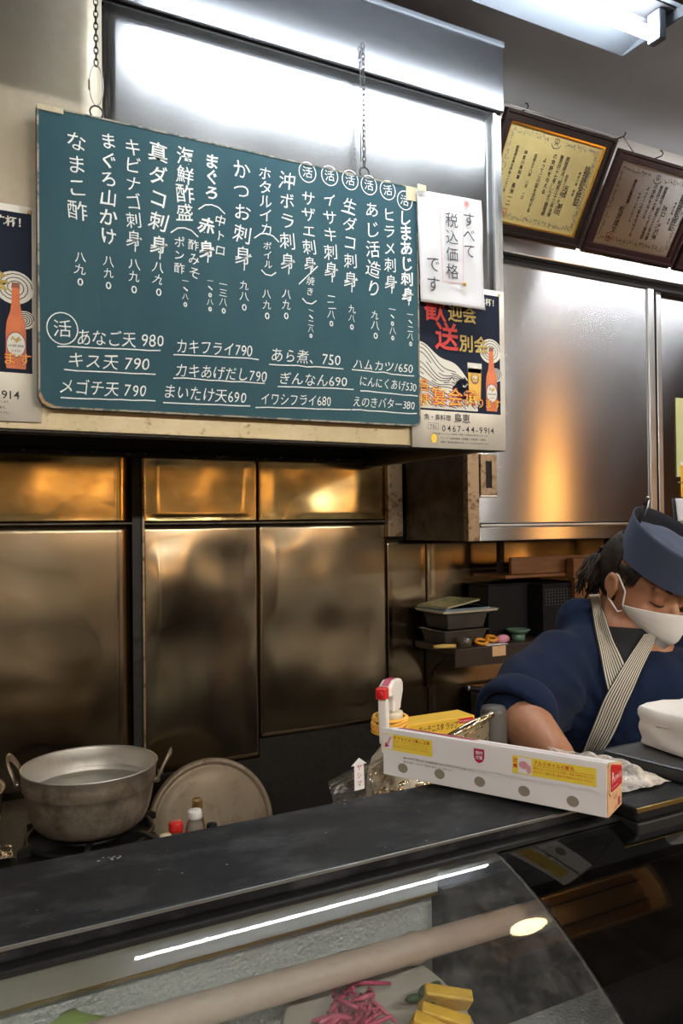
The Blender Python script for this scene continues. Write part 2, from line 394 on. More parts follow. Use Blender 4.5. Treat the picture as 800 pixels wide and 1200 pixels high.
class MB:
    def __init__(self):
        self.bm = bmesh.new()
        self.mi = 0

    def face(self, pts):
        f = self.bm.faces.new([self.bm.verts.new(p) for p in pts])
        f.material_index = self.mi
        return f

    def box(self, x0, x1, y0, y1, z0, z1, M=None, bevel=0.0):
        b = bmesh.new()
        bmesh.ops.create_cube(b, size=1.0)
        T = Matrix.Translation(((x0 + x1) / 2, (y0 + y1) / 2, (z0 + z1) / 2)) @ Matrix.Diagonal((abs(x1 - x0), abs(y1 - y0), abs(z1 - z0), 1))
        b.transform(T)
        if bevel:
            bmesh.ops.bevel(b, geom=list(b.edges), offset=bevel, segments=2, affect='EDGES', profile=0.5)
        if M is not None:
            b.transform(M)
        self.merge(b)
        return self

    def merge(self, b):
        vm = {}
        for v in b.verts:
            vm[v] = self.bm.verts.new(v.co)
        for f in b.faces:
            try:
                g = self.bm.faces.new([vm[v] for v in f.verts])
                g.material_index = self.mi
                g.smooth = f.smooth
            except ValueError:
                pass
        b.free()

    def rings(self, rings, caps=(True, True), closed=True, smooth=True):
        rs = [[self.bm.verts.new(p) for p in r] for r in rings]
        n = len(rs[0])
        for a, b in zip(rs, rs[1:]):
            for i in range(n if closed else n - 1):
                j = (i + 1) % n
                f = self.bm.faces.new((a[i], a[j], b[j], b[i]))
                f.material_index = self.mi
                f.smooth = smooth
        if caps[0] and closed:
            f = self.bm.faces.new(rs[0][::-1]); f.material_index = self.mi
        if caps[1] and closed:
            f = self.bm.faces.new(rs[-1]); f.material_index = self.mi
        return self

    def lathe(self, prof, M=None, n=40, caps=(True, True)):
        """prof: [(r, z)] about the z axis, then moved by M"""
        M = M or Matrix.Identity(4)
        rings = [[M @ Vector((r * math.cos(2 * PI * i / n), r * math.sin(2 * PI * i / n), z)) for i in range(n)] for r, z in prof]
        return self.rings(rings, caps)

    def tube(self, pts, r, n=8, closed=False, caps=True):
        pts = [Vector(p) for p in pts]
        rad = r if isinstance(r, (list, tuple)) else [r] * len(pts)
        N = len(pts)
        prev = None
        rings = []
        for i in range(N):
            if closed:
                t = (pts[(i + 1) % N] - pts[i - 1]).normalized()
            else:
                t = (pts[min(i + 1, N - 1)] - pts[max(i - 1, 0)]).normalized()
            if prev is None:
                a = Vector((0, 0, 1)) if abs(t.z) < 0.9 else Vector((1, 0, 0))
                prev = t.cross(a).normalized()
            nrm = (prev - t * prev.dot(t)).normalized()
            prev = nrm
            bi = t.cross(nrm)
            rings.append([pts[i] + (nrm * math.cos(2 * PI * k / n) + bi * math.sin(2 * PI * k / n)) * rad[i] for k in range(n)])
        if closed:
            rings.append(rings[0])
            return self.rings(rings, (False, False))
        return self.rings(rings, (caps, caps))

    def grid(self, fn, nu, nv, smooth=True, uv=False):
        vs = [[self.bm.verts.new(fn(i / nu, j / nv)) for j in range(nv + 1)] for i in range(nu + 1)]
        lay = self.bm.loops.layers.uv.verify() if uv else None
        for i in range(nu):
            for j in range(nv):
                f = self.bm.faces.new((vs[i][j], vs[i + 1][j], vs[i + 1][j + 1], vs[i][j + 1]))
                f.material_index = self.mi
                f.smooth = smooth
                if uv:
                    for l, (a, b) in zip(f.loops, ((i, j), (i + 1, j), (i + 1, j + 1), (i, j + 1))):
                        l[lay].uv = (b / nv, a / nu)
        return self

    def prism(self, poly, d):
        """extrude a polygon (world points) by vector d"""
        d = Vector(d)
        a = [self.bm.verts.new(Vector(p)) for p in poly]
        b = [self.bm.verts.new(Vector(p) + d) for p in poly]
        n = len(a)
        for f in (a[::-1], b):
            self.bm.faces.new(f).material_index = self.mi
        for i in range(n):
            self.bm.faces.new((a[i], a[(i + 1) % n], b[(i + 1) % n], b[i])).material_index = self.mi
        return self

    def ellipsoid(self, c, rx, ry, rz, M=None, n=20):
        b = bmesh.new()
        bmesh.ops.create_uvsphere(b, u_segments=n, v_segments=n // 2 + 2, radius=1.0)
        b.transform(Matrix.Translation(c) @ (M or Matrix.Identity(4)) @ Matrix.Diagonal((rx, ry, rz, 1)))
        for f in b.faces: f.smooth = True
        self.merge(b)
        return self

    def build(self, name, mats, parent=None, smooth=None, normals=True, bevel=0, solid=0, subsurf=0):
        if normals:
            bmesh.ops.recalc_face_normals(self.bm, faces=list(self.bm.faces))
        me = bpy.data.meshes.new(name)
        self.bm.to_mesh(me)
        self.bm.free()
        o = link_mesh(name, me, mats, parent, bool(smooth))
        if solid:
            md = o.modifiers.new('thickness', 'SOLIDIFY'); md.thickness = solid; md.offset = 0
        if bevel:
            md = o.modifiers.new('bevel', 'BEVEL'); md.width = bevel; md.segments = 2; md.limit_method = 'ANGLE'
        if subsurf:
            md = o.modifiers.new('subsurf', 'SUBSURF'); md.levels = md.render_levels = subsurf
        return o


def remeshed(mb, voxel, smooth_iter=4):
    """union of overlapping shapes as one continuous surface"""
    me = bpy.data.meshes.new('tmp')
    mb.bm.to_mesh(me)
    mb.bm.free()
    o = bpy.data.objects.new('tmp', me)
    COL.objects.link(o)
    md = o.modifiers.new('r', 'REMESH'); md.mode = 'VOXEL'; md.voxel_size = voxel
    sm = o.modifiers.new('s', 'SMOOTH'); sm.iterations = smooth_iter; sm.factor = 0.5
    bpy.context.view_layer.update()
    dg = bpy.context.evaluated_depsgraph_get()
    out = bpy.data.meshes.new_from_object(o.evaluated_get(dg))
    bpy.data.objects.remove(o)
    bpy.data.meshes.remove(me)
    return out


def capsule(mb, a, b, r0, r1, n=16, steps=6):
    a, b = Vector(a), Vector(b)
    mb.tube([a.lerp(b, i / steps) for i in range(steps + 1)], [r0 + (r1 - r0) * i / steps for i in range(steps + 1)], n)
    mb.ellipsoid(a, r0, r0, r0, n=n)
    mb.ellipsoid(b, r1, r1, r1, n=n)


# ------------------------------------------------------------------ lettering
GLYPH = {}


def glyph(ch, off=0.0):
    k = (ch, off)
    if k not in GLYPH:
        c = bpy.data.curves.new('g', 'FONT')
        c.body = ch
        c.size = 1
        c.offset = off
        c.resolution_u = 3
        o = bpy.data.objects.new('g', c)
        COL.objects.link(o)
        bpy.context.view_layer.update()
        m = o.evaluated_get(bpy.context.evaluated_depsgraph_get()).to_mesh()
        vs = [(v.co.x, v.co.y) for v in m.vertices]
        fs = [tuple(p.vertices) for p in m.polygons]
        o.evaluated_get(bpy.context.evaluated_depsgraph_get()).to_mesh_clear()
        bpy.data.objects.remove(o)
        bpy.data.curves.remove(c)
        if vs:
            x0, x1 = min(v[0] for v in vs), max(v[0] for v in vs)
        else:
            x0, x1 = 0, 0.3
        GLYPH[k] = (vs, fs, x0, x1)
    return GLYPH[k]


class Ink:
    """marks on a plane: origin O, unit axes ax (reading direction) and ay (up)"""
    def __init__(self, O, ax, ay):
        self.O, self.ax, self.ay = Vector(O), Vector(ax).normalized(), Vector(ay).normalized()
        self.n = self.ax.cross(self.ay)
        self.mb = MB()
        self.lift = 0.0006

    def P(self, x, y):
        return self.O + self.ax * x + self.ay * y + self.n * self.lift

    def poly(self, pts, mi=0):
        f = self.mb.bm.faces.new([self.mb.bm.verts.new(self.P(*p)) for p in pts])
        f.material_index = mi

    def char(self, ch, cx, cy, s, mi=0, off=0.0, rot=0.0, sx=1.0, shear=0.0, wob=0.0):
        vs, fs, x0, x1 = glyph(ch, off)
        wide = ord(ch) > 0x2000
        mx = 0.5 if wide else (x0 + x1) / 2
        my = 0.38
        ca, sa = math.cos(rot), math.sin(rot)
        ph = random.random() * 50
        bv = []
        for x, y in vs:
            x, y = (x - mx), (y - my)
            if wob:
                q = noise.noise_vector((x * 2.2 + ph, y * 2.2, ph)) * wob
                x += q.x; y += q.y
            x = (x + shear * y) * sx
            bv.append(self.mb.bm.verts.new(self.P(cx + s * (x * ca - y * sa), cy + s * (x * sa + y * ca))))
        for f in fs:
            try:
                self.mb.bm.faces.new([bv[i] for i in f]).material_index = mi
            except ValueError:
                pass

    def text(self, s, x, y, size, mi=0, off=0.0, sx=1.0, track=0.0, dx=(1, 0), fit=None, **k):
        """horizontal text from x; y is the middle of the line; fit = total width"""
        adv = []
        for ch in s:
            if ch == ' ':
                adv.append(0.3)
            elif ord(ch) > 0x2000:
                adv.append(1.0)
            else:
                g = glyph(ch, 0)
                adv.append(g[3] - g[2] + 0.1)
        tot = sum(adv) * size * sx
        sc = (fit / tot) if fit else 1.0
        ang = math.atan2(dx[1], dx[0])
        p = 0.0
        for ch, a in zip(s, adv):
            a = a * size * sx * sc
            if ch != ' ':
                self.char(ch, x + (p + a / 2) * dx[0], y + (p + a / 2) * dx[1], size, mi, off, rot=ang, sx=sx * (min(sc, 1.0) if fit else 1), **k)
            p += a
        return self

    def vtext(self, s, x, y0, y1, size, mi=0, off=0.0, **k):
        n = len(s)
        for i, ch in enumerate(s):
            y = y0 + (y1 - y0) * (i + 0.5) / n
            if ch == 'ー':
                self.char(ch, x, y, size, mi, off, rot=-PI / 2)
            elif ch != ' ':
                self.char(ch, x, y, size, mi, off, **k)

    def line(self, pts, wd, mi=0):
        for (x0, y0), (x1, y1) in zip(pts, pts[1:]):
            d = Vector((x1 - x0, y1 - y0))
            if d.length < 1e-6: continue
            n = Vector((-d.y, d.x)).normalized() * wd / 2
            self.poly([(x0 + n.x, y0 + n.y), (x0 - n.x, y0 - n.y), (x1 - n.x, y1 - n.y), (x1 + n.x, y1 + n.y)], mi)

    def ring(self, x, y, r, wd, mi=0, n=22, sy=1.0):
        self.line([(x + r * math.cos(2 * PI * i / n), y + r * sy * math.sin(2 * PI * i / n)) for i in range(n + 1)], wd, mi)

    def disc(self, x, y, rx, ry, mi=0, n=24):
        self.poly([(x + rx * math.cos(2 * PI * i / n), y + ry * math.sin(2 * PI * i / n)) for i in range(n)], mi)

    def rect(self, x0, x1, y0, y1, mi=0):
        self.poly([(x0, y0), (x1, y0), (x1, y1), (x0, y1)], mi)

    def build(self, name, mats, parent):
        return self.mb.build(name, mats, parent, normals=False)


# ================================================================== STRUCTURE
YW, YH, YC = 2.40, 1.68, 2.012      # splash wall, hood front, cabinet front
ZC = 2.93


def struct(name, mb, mats, parent=None, **k):
    o = mb.build(name, mats, parent, **k)
    if parent is None:
        o['kind'] = 'structure'
    return o


struct('floor', MB().box(-1.6, 6.6, -3.0, 2.6, -0.06, 0.0), floor_mat)
struct('ceiling', MB().box(-1.6, 6.6, 0.86, 2.6, ZC, ZC + 0.08), ceil_paint)
struct('wall_back', MB().box(-1.6, 6.6, YW + 0.012, YW + 0.12, 0.0, ZC), wall_paint)
struct('wall_upper', MB().box(1.51, 6.5, 2.035, YW + 0.01, 2.475, ZC), wall_paint)
struct('wall_left', MB().box(-1.7, -1.6, -3.0, 2.6, 0, ZC), wood_wall)
struct('wall_right', MB().box(6.6, 6.7, -3.0, 2.6, 0, ZC), wood_wall)
struct('wall_front', MB().box(-1.6, 6.6, -3.1, -3.0, 0, ZC), plaster)
# dropped wooden soffit over the guests' side with a recessed downlight
so = MB()
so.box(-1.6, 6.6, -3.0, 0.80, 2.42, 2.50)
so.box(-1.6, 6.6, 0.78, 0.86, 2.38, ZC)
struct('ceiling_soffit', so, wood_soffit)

# stainless splash sheets on the wall behind the stove
sheets = MB()
sheet_root = struct('trim_splashback', MB().box(-1.55, 3.2, YW + 0.006, YW + 0.0115, 0.55, 1.76), grease)


def sheet(x0, x1, z0, z1, m, bow=0.004, seed=0, tilt=0.0):
    def fn(a, b):
        x, z = x0 + (x1 - x0) * a, z0 + (z1 - z0) * b
        d = 1.5 * bow * noise.noise(Vector((x * 2.6 + seed, z * 2.9, seed))) + bow * 0.6 * noise.noise(Vector((x * 7 + seed, z * 6, seed)))
        d += 0.9 * bow * noise.noise(Vector((x * 1.4 + seed, z * 5.5, seed + 4)))
        e = min(1, 8 * min(a, 1 - a)) * min(1, 8 * min(b, 1 - b))
        return Vector((x, YW - 0.004 + d * e + tilt * (z - z0), z))
    g = MB().grid(fn, 40, 40)
    o = g.build('steel_sheet', m, sheet_root, smooth=True, normals=False, solid=0.003)
    return o


sheet(-1.5, 0.557, 0.62, 1.553, steel_splash, 0.007, 3)
sheet(0.590, 0.960, 0.80, 1.551, steel_splash, 0.009, 11)
sheet(0.964, 1.445, 0.86, 1.551, steel_splash, 0.007, 23)
sheet(1.448, 1.610, 0.70, 1.49, steel_splash, 0.005, 31)
sheet(1.614, 3.1, 0.62, 1.49, steel_splash, 0.006, 37)
sheet(-1.5, 0.557, 1.562, 1.757, steel_splash_top, 0.006, 5, -0.010)
sheet(0.590, 0.960, 1.560, 1.757, steel_splash_top, 0.007, 17, -0.010)
sheet(0.964, 1.440, 1.560, 1.757, steel_splash_top, 0.005, 29, -0.010)
for x0, x1, z0, z1, y in ((-1.5, 0.557, 1.553, 1.560, YW - 0.014), (0.590, 1.440, 1.551, 1.558, YW - 0.014)):
    MB().box(x0, x1, y, YW, z0, z1, bevel=0.002).build('ledge_strip', steel_dark, sheet_root)
MB().box(1.440, 1.500, YW - 0.03, YW, 1.50, 1.757, bevel=0.003).build('corner_post', rust, sheet_root)
MB().box(0.557, 0.590, YW - 0.012, YW + 0.002, 0.62, 1.757).build('vertical_channel', grease, sheet_root)
MB().box(0.585, 0.591, YW - 0.020, YW, 0.80, 1.757).build('channel_edge', rust, sheet_root)

# ================================================================== HOOD
hood = thing('range_hood', (0.2, 2.0, 1.74), 'large stainless steel hood front that the green chalkboard hangs on', 'range hood')


def panel(name, x0, x1, z0, z1, y, m, bow, seed, thick=0.004, nu=40, nv=24):
    def fn(a, b):
        x, z = x0 + (x1 - x0) * a, z0 + (z1 - z0) * b
        d = bow * noise.noise(Vector((x * 2.3 + seed, z * 2.1, seed)))
        e = min(1, 6 * min(a, 1 - a)) * min(1, 6 * min(b, 1 - b))
        return Vector((x, y + d * e, z))
    return MB().grid(fn, nu, nv).build(name, m, hood, smooth=True, normals=False, solid=thick)


panel('front_panel', 0.340, 1.356, 1.800, 2.645, YH, steel_hood, 0.004, 2)
panel('left_front_panel', -1.5, 0.336, 1.800, 2.825, YH, steel_old, 0.004, 8)
MB().box(0.340, 1.392, YH - 0.014, YH + 0.02, 2.652, 2.825, bevel=0.002).build('top_panel', steel_satin, hood)
MB().box(0.338, 1.388, YH - 0.002, YH + 0.01, 2.644, 2.653).build('seam_gap', gap, hood)
MB().box(0.340, 1.394, YH - 0.018, YH + 0.03, 2.826, 2.842, bevel=0.003).build('top_trim', white_enamel, hood)
MB().box(1.357, 1.368, YH - 0.012, YH + 0.01, 1.800, 2.644, bevel=0.002).build('edge_fold', steel_plain, hood)
MB().box(1.369, 1.388, YH - 0.006, YH + 0.72, 1.742, 2.644, bevel=0.002).build('side_panel', steel_plain, hood)
lp = MB()
lp.box(-1.5, 1.387, YH - 0.008, YH + 0.014, 1.742, 1.801, bevel=0.002)
lp.build('bottom_lip', lip_mat, hood)
lp = MB()
lp.box(-1.5, 1.386, YH - 0.002, YH + 0.05, 1.738, 1.7415)
lp.build('lip_return', grease_edge, hood)
MB().box(-1.5, 1.387, YH + 0.016, YW - 0.004, 1.92, 1.94).build('inner_canopy', grease, hood)
MB().box(-1.5, 1.368, YH + 0.012, YH + 0.016, 1.80, 1.92).build('inner_front', grease, hood)
MB().box(-1.5, 1.387, YW - 0.06, YW - 0.018, 1.752, 1.766, bevel=0.003).build('grease_gutter', grease_edge, hood)
MB().box(-1.5, 1.387, YW - 0.018, YW - 0.010, 1.752, 1.92).build('inner_back', grease, hood)
# ================================================================== WALL CABINET
cab = thing('wall_cabinet', (2.6, 2.2, 1.487), 'steel wall cabinet with sliding doors under the framed certificates', 'cabinet')
MB().box(1.512, 1.530, YC + 0.002, YW - 0.03, 1.488, 2.400).build('side_panel', steel_dark, cab)
MB().box(1.510, 1.555, YC - 0.006, YC + 0.02, 1.487, 2.400, bevel=0.003).build('corner_stile', rust, cab)
MB().box(1.530, 4.2, YC + 0.05, YW - 0.03, 1.4875, 1.52).build('bottom_board', steel_dark, cab)
MB().box(1.530, 4.2, YC + 0.05, YC + 0.08, 1.52, 2.40).build('inner_dark', gap, cab)
MB().box(1.556, 4.2, YC - 0.004, YC + 0.02, 1.487, 1.532, bevel=0.003).build('bottom_rail', steel_door, cab)
MB().box(1.556, 4.2, YC - 0.010, YC - 0.002, 1.5335, 1.541, bevel=0.002).build('sill_track', steel_plain, cab)
tr_ = MB()
tr_.box(1.390, 4.2, YC - 0.030, YC + 0.03, 2.412, 2.474, bevel=0.004)
tr_.build('top_rail', steel_door, cab)
MB().box(1.50, 4.2, YC - 0.002, YC + 0.03, 2.388, 2.411).build('track_groove', gap, cab)


def door(x0, x1, y, z0, z1):
    m = MB()
    m.box(x0, x1, y, y + 0.015, z0, z1, bevel=0.003)
    return m.build('door', steel_door, cab)


d1 = door(1.557, 2.362, YC + 0.004, 1.543, 2.392)
MB().box(2.330, 2.362, YC - 0.003, YC + 0.004, 1.545, 2.390, bevel=0.002).build('door_edge', steel_plain, d1)
d2 = door(2.392, 3.25, YC + 0.026, 1.543, 2.392)
MB().box(2.392, 2.418, YC + 0.014, YC + 0.026, 1.545, 2.390, bevel=0.002).build('door_edge', steel_plain, d2)
h_ = MB()
hx0, hx1, hz0, hz1 = 1.563, 1.627, 1.634, 1.763
for b in ((hx0, hx0 + 0.020, hz0, hz1), (hx1 - 0.020, hx1, hz0, hz1), (hx0 + 0.02, hx1 - 0.02, hz0, hz0 + 0.022), (hx0 + 0.02, hx1 - 0.02, hz1 - 0.022, hz1)):
    h_.box(b[0], b[1], YC - 0.004, YC + 0.004, b[2], b[3], bevel=0.0015)
h_.build('handle', rust, d1)
MB().box(hx0 + 0.021, hx1 - 0.021, YC + 0.001, YC + 0.0038, hz0 + 0.023, hz1 - 0.023).build('handle_recess', gap, d1)
MB().box(hx0 - 0.002, hx1 + 0.001, YC - 0.003, YC + 0.0035, hz0 - 0.006, hz0 - 0.001).build('handle_rim', steel_plain, d1)

# ================================================================== LIGHTS OF THE PLACE, ADDED FILL TUBES


def fixture(x0, x1, label, yc=1.37, dz=-0.068, glow=None):
    t = thing('ceiling_light', ((x0 + x1) / 2, yc, ZC + dz), label, 'ceiling light', 'fluorescent ceiling lights')
    ww = 0.145
    m = MB()
    for sg in (-1, 1):
        prof = [(sg * ww, 2.868), (sg * ww, 2.874), (sg * 0.05, 2.905), (sg * 0.032, 2.905), (sg * 0.034, 2.896), (sg * 0.055, 2.890)]
        m.prism([(x0, yc + a, b + dz) for a, b in prof], (x1 - x0, 0, 0))
    m.build('reflector', white_enamel, t)
    MB().box(x0 + 0.007, x1 - 0.007, yc - 0.031, yc + 0.031, 2.893 + dz, 2.9045 + dz).build('batten', dark_grey, t)
    MB().box(x0 + 0.1, x1 - 0.1, yc - 0.06, yc + 0.06, 2.905 + dz, (ZC if dz > -0.2 else 2.4199) - 0.001, bevel=0.004).build('mounting_box', white_enamel, t)
    for e in (x0, x1 - 0.006):
        MB().prism([(e, yc - ww, 2.867 + dz), (e, yc + ww, 2.867 + dz), (e, yc + 0.06, 2.904 + dz), (e, yc - 0.06, 2.904 + dz)], (0.006, 0, 0)).build('end_plate', white_enamel, t)
    for e in (x0 + 0.03, x1 - 0.055):
        MB().box(e, e + 0.025, yc - 0.02, yc + 0.02, 2.815 + dz, 2.892 + dz, bevel=0.004).build('socket', white_enamel, t)
    m = MB()
    m.tube([(x0 + 0.056, yc, 2.832 + dz), ((x0 + x1) / 2, yc, 2.832 + dz), (x1 - 0.056, yc, 2.832 + dz)], 0.0145, 16)
    m.build('fluorescent_tube', glow or tube_glow, t, smooth=True)


fixture(0.43, 1.678, 'white fluorescent ceiling light at the top right, above the hood front')
fixture(2.40, 3.64, 'second fluorescent ceiling light in line, out of frame to the right', glow=dim_glow)
for i_, x_ in enumerate((-1.2, 0.7, 2.6)):  # unseen fill lamps added to light the cook and hood from the front
    fixture(x_, x_ + 1.24, 'fluorescent fill light added on the wooden soffit over the guests, ' + ('left one', 'middle one', 'right one')[i_], -0.75, 2.42 - ZC - 0.02, guest_fill_glow)


def lantern(x, y, z, r, label, glow=None):
    t = thing('pendant_lantern', (x, y, z - r), label, 'pendant lamp', 'warm lanterns over the guest tables')
    m = MB()
    prof = []
    for i in range(25):
        a = -PI / 2 + PI * i / 24
        prof.append((max(0.03, r * math.cos(a)) * (1 + 0.02 * (i % 2)), r * 0.8 * math.sin(a)))
    m.lathe(prof, Matrix.Translation((x, y, z)), 24)
    m.build('paper_shade', glow or lantern_glow, t, smooth=True)
    MB().tube([(x, y, z + r * 0.8), (x, y, 2.42)], 0.004, 6).build('cord', black, t)
    MB().lathe([(0.04, 2.40), (0.045, 2.42)], Matrix.Translation((x, y, 0)), 16).build('ceiling_rose', black, t)


for i, (lx, lz) in enumerate(((0.1, 1.82), (1.25, 1.84), (2.15, 1.80), (3.45, 1.82), (5.55, 1.75))):
    lantern(lx, -2.0, lz, 0.12, ('leftmost', 'second', 'middle', 'fourth', 'rightmost')[i] + ' warm paper lantern hanging over the guest tables')

lantern(3.58, 0.15, 1.74, 0.10, 'bright warm lantern hanging over the right end of the counter, out of frame', bright_glow)

dl = thing('downlight_box', (1.40, 0.62, 2.36), 'warm downlight in a pale wooden ceiling box over the guests\' side of the counter', 'downlight')
dx0, dx1, dy0, dy1 = 1.12, 1.72, 0.40, 0.76
MB().box(dx0, dx1, dy0, dy1, 2.409, 2.4195).build('wood_panel', wood_pale, dl)
for b_ in ((dx0, dx1, dy0, dy0 + 0.02), (dx0, dx1, dy1 - 0.02, dy1), (dx0, dx0 + 0.02, dy0 + 0.02, dy1 - 0.02), (dx1 - 0.02, dx1, dy0 + 0.02, dy1 - 0.02)):
    MB().box(b_[0], b_[1], b_[2], b_[3], 2.345, 2.409).build('box_side', wood_pale, dl)
for yy in (0.50, 0.66):
    MB().box(dx0 + 0.02, dx1 - 0.02, yy, yy + 0.012, 2.398, 2.409).build('batten', wood_soffit, dl)
MB().lathe([(0.075, 2.400), (0.075, 2.408), (0.055, 2.408), (0.055, 2.400)], Matrix.Translation((1.30, 0.58, 0)), 32, (False, False)).build('trim_ring', white_enamel, dl, smooth=False)
MB().lathe([(0.018, 2.368), (0.036, 2.374), (0.048, 2.386), (0.053, 2.400), (0.053, 2.407)], Matrix.Translation((1.30, 0.58, 0)), 32).build('lamp_lens', down_glow, dl)

# ================================================================== COUNTER / DISPLAY CASE
ct = thing('counter_top', (0.0, 0.67, 1.236), 'narrow black stone counter top running in front of the kitchen', 'counter top')
MB().box(-1.4, 0.628, 0.600, 0.738, 1.247, 1.260, bevel=0.003).build('stone_slab', stone, ct)
MB().box(0.630, 2.6, 0.568, 0.738, 1.247, 1.262, bevel=0.003).build('stone_slab', stone, ct)
MB().box(-1.4, 0.628, 0.5985, 0.6005, 1.2570, 1.2594).build('edge_trim', steel_plain, ct)
MB().box(0.630, 2.6, 0.5665, 0.5685, 1.2570, 1.2612).build('edge_trim', brass, ct)
sp = MB()
for i in range(46):
    x, y = random.uniform(-0.1, 0.6), random.uniform(0.605, 0.733)
    r = random.choice((0.0004, 0.0005, 0.0007, 0.0011))
    sp.mi = 0
    sp.face([(x + r * random.uniform(0.6, 1.4) * math.cos(a), y + r * math.sin(a), 1.2604) for a in [k * PI / 3 for k in range(6)]])
for i in range(14):
    a = at(130, 1006, Z=1.2604)
    x, y = a.x + random.gauss(0, 0.004), a.y + random.gauss(0, 0.002)
    r = random.uniform(0.0008, 0.002)
    sp.face([(x + r * math.cos(q), y + r * math.sin(q), 1.2605) for q in [k * PI / 3 for k in range(6)]])
sk = sp.build('chalky_specks', stone_speck, ct, normals=False)
sk['kind'] = 'stuff'

case = thing('display_case', (0.0, 0.45, 0.9), 'curved glass refrigerated display case on the front of the counter', 'display case')
GR, GY, GZ = 0.40, 0.592, 1.2435


def glass_pt(x, ph, dr=0.0):
    s0, c0 = math.sin(R(15)), math.cos(R(15))
    return Vector((x, GY - (GR + dr) * math.sin(ph) + GR * s0, GZ - GR * c0 + (GR + dr) * math.cos(ph)))


def pane(x0, x1, m):
    g = MB()
    g.grid(lambda a, b: glass_pt(x1 + (x0 - x1) * a, R(15 + 47 * b)), 4, 40)
    return g.build('glass_pane', m, case, smooth=True, normals=False)


pane(-1.38, 0.470, case_glass)
pane(0.473, 2.6, smoke_glass)
g = MB()
g.grid(lambda a, b: glass_pt(0.4695 + 0.004 * a, R(15 + 47 * b), -0.001), 1, 40)
g.build('glass_joint', rubber, case, normals=False)
MB().box(-1.4, 0.628, 0.588, 0.606, 1.2435, 1.2468).build('top_gasket', rubber, case)
MB().box(0.63, 2.6, 0.566, 0.606, 1.226, 1.2468, bevel=0.002).build('top_gasket', rubber, case)
zf = 1.085
lin = MB()
lin.box(-1.38, 0.405, 0.600, 0.606, zf, 1.243)
lin.build('back_lining', case_steel, case)
MB().box(-1.38, 2.6, 0.37, 0.606, zf - 0.012, zf).build('case_floor', case_steel, case)
MB().box(0.4055, 2.6, 0.585, 0.606, zf, 1.2255).build('dark_end_lining', rubber, case)
MB().box(-1.4, 2.6, 0.36, 0.62, 0.80, zf - 0.013).build('case_base', rubber, case)
MB().box(-1.4, 2.6, 0.40, 0.735, 0.0, 0.80).build('counter_front', wood_dark, case)
MB().box(-1.4, 2.6, 0.607, 0.735, 0.80, 1.246).build('case_back', pale_bench_face, case)
MB().box(-1.38, 0.405, 0.590, 0.600, 1.2215, 1.2430).build('top_band', band_mat, case)
MB().box(-1.38, 0.405, 0.589, 0.600, 1.2190, 1.2212).build('lining_seam', brass, case)
# pale rod inside the case, shaped to imitate a reflection in the glass
pa, pb = at(150, 1208, Y=0.550), at(640, 1066, Y=0.550)
pdv = (pb - pa)
pts = [pa + pdv * t for t in (-1.5, -0.6, 0.0, 0.3, 0.6, 0.62, 0.64, 1.0)]
rr = [0.0115] * 4 + [0.0112, 0.0128, 0.0110, 0.0105]
MB().tube(pts, rr, 16).build('reflection_rod', pale_streak, case, smooth=True)

# ---- food in the case
lv = thing('leaf_vegetable', (0.10, 0.52, zf), 'pale green leafy vegetable at the left end inside the glass case', 'vegetable')
for k in range(7):
    bx, by, bz = 0.000 + 0.017 * k, 0.577 - 0.003 * (k % 3), zf + 0.078 + 0.006 * (k % 3)
    sd = k * 7.3

    def leaf(a, b, bx=bx, by=by, bz=bz, sd=sd):
        x = (a - 0.5) * 0.13 * (0.35 + math.sin(PI * min(1, b * 0.95 + 0.03)))
        y = 0.012 - 0.055 * (1 - b) - 0.012 * abs(a - 0.5)
        z = 0.068 * math.sin(0.5 * PI * b) - 0.030 + 0.008 * noise.noise(Vector((a * 5 + sd, b * 5, sd))) - 0.03 * abs(a - 0.5)
        return Vector((bx + x, min(by + y, 0.594), bz + z))
    MB().grid(leaf, 14, 14).build('leaf', leaf_mat, lv, smooth=True, normals=False, solid=0.002)
Md = Matrix.Translation((0.305, 0.524, 1.140)) @ Matrix.Rotation(R(34), 4, 'X')
ds = MB()
ds.lathe([(0.0, 0.0), (0.045, 0.0), (0.078, 0.012), (0.082, 0.014), (0.079, 0.018), (0.045, 0.005), (0.0, 0.004)], Md, 40, (False, False))
tag(ds.build('serving_dish', dish_white, smooth=True), 'round pale dish leaning inside the glass case holding pink and yellow food', 'dish')
pk = MB()
for i in range(70):
    a, r = random.uniform(1.4, 3.5), random.uniform(0.010, 0.042)
    p = Md @ Vector((r * math.cos(a), r * math.sin(a) + 0.012, 0.012 + random.uniform(0, 0.014)))
    q = [p + Vector((random.gauss(0, 0.008), random.gauss(0, 0.006), random.gauss(0, 0.004))) * t for t in (-1.4, -0.4, 0.5, 1.5)]
    pk.tube(q, [0.0012, 0.0026, 0.0024, 0.0012], 6)
tag(pk.build('pink_pickles', pickle_pink, smooth=True), 'magenta shredded pickles heaped on the left side of the dish in the case', 'pickles', kind='stuff')
for i in range(5):
    m = MB()
    p = Md @ Vector((0.020 + 0.011 * i, -0.020 + 0.010 * i - 0.004 * (i % 2), 0.020))
    T = Matrix.Translation(p) @ Matrix.Rotation(R(34), 4, 'X') @ Matrix.Rotation(R(30 + 9 * i), 4, 'Z')
    m.box(-0.005, 0.005, -0.020, 0.020, -0.012, 0.012, M=T, bevel=0.002)
    tag(m.build('omelette_slice', egg_yellow, smooth=False), 'yellow omelette slice standing in a row on the dish in the case', 'omelette', 'yellow slices on the dish')
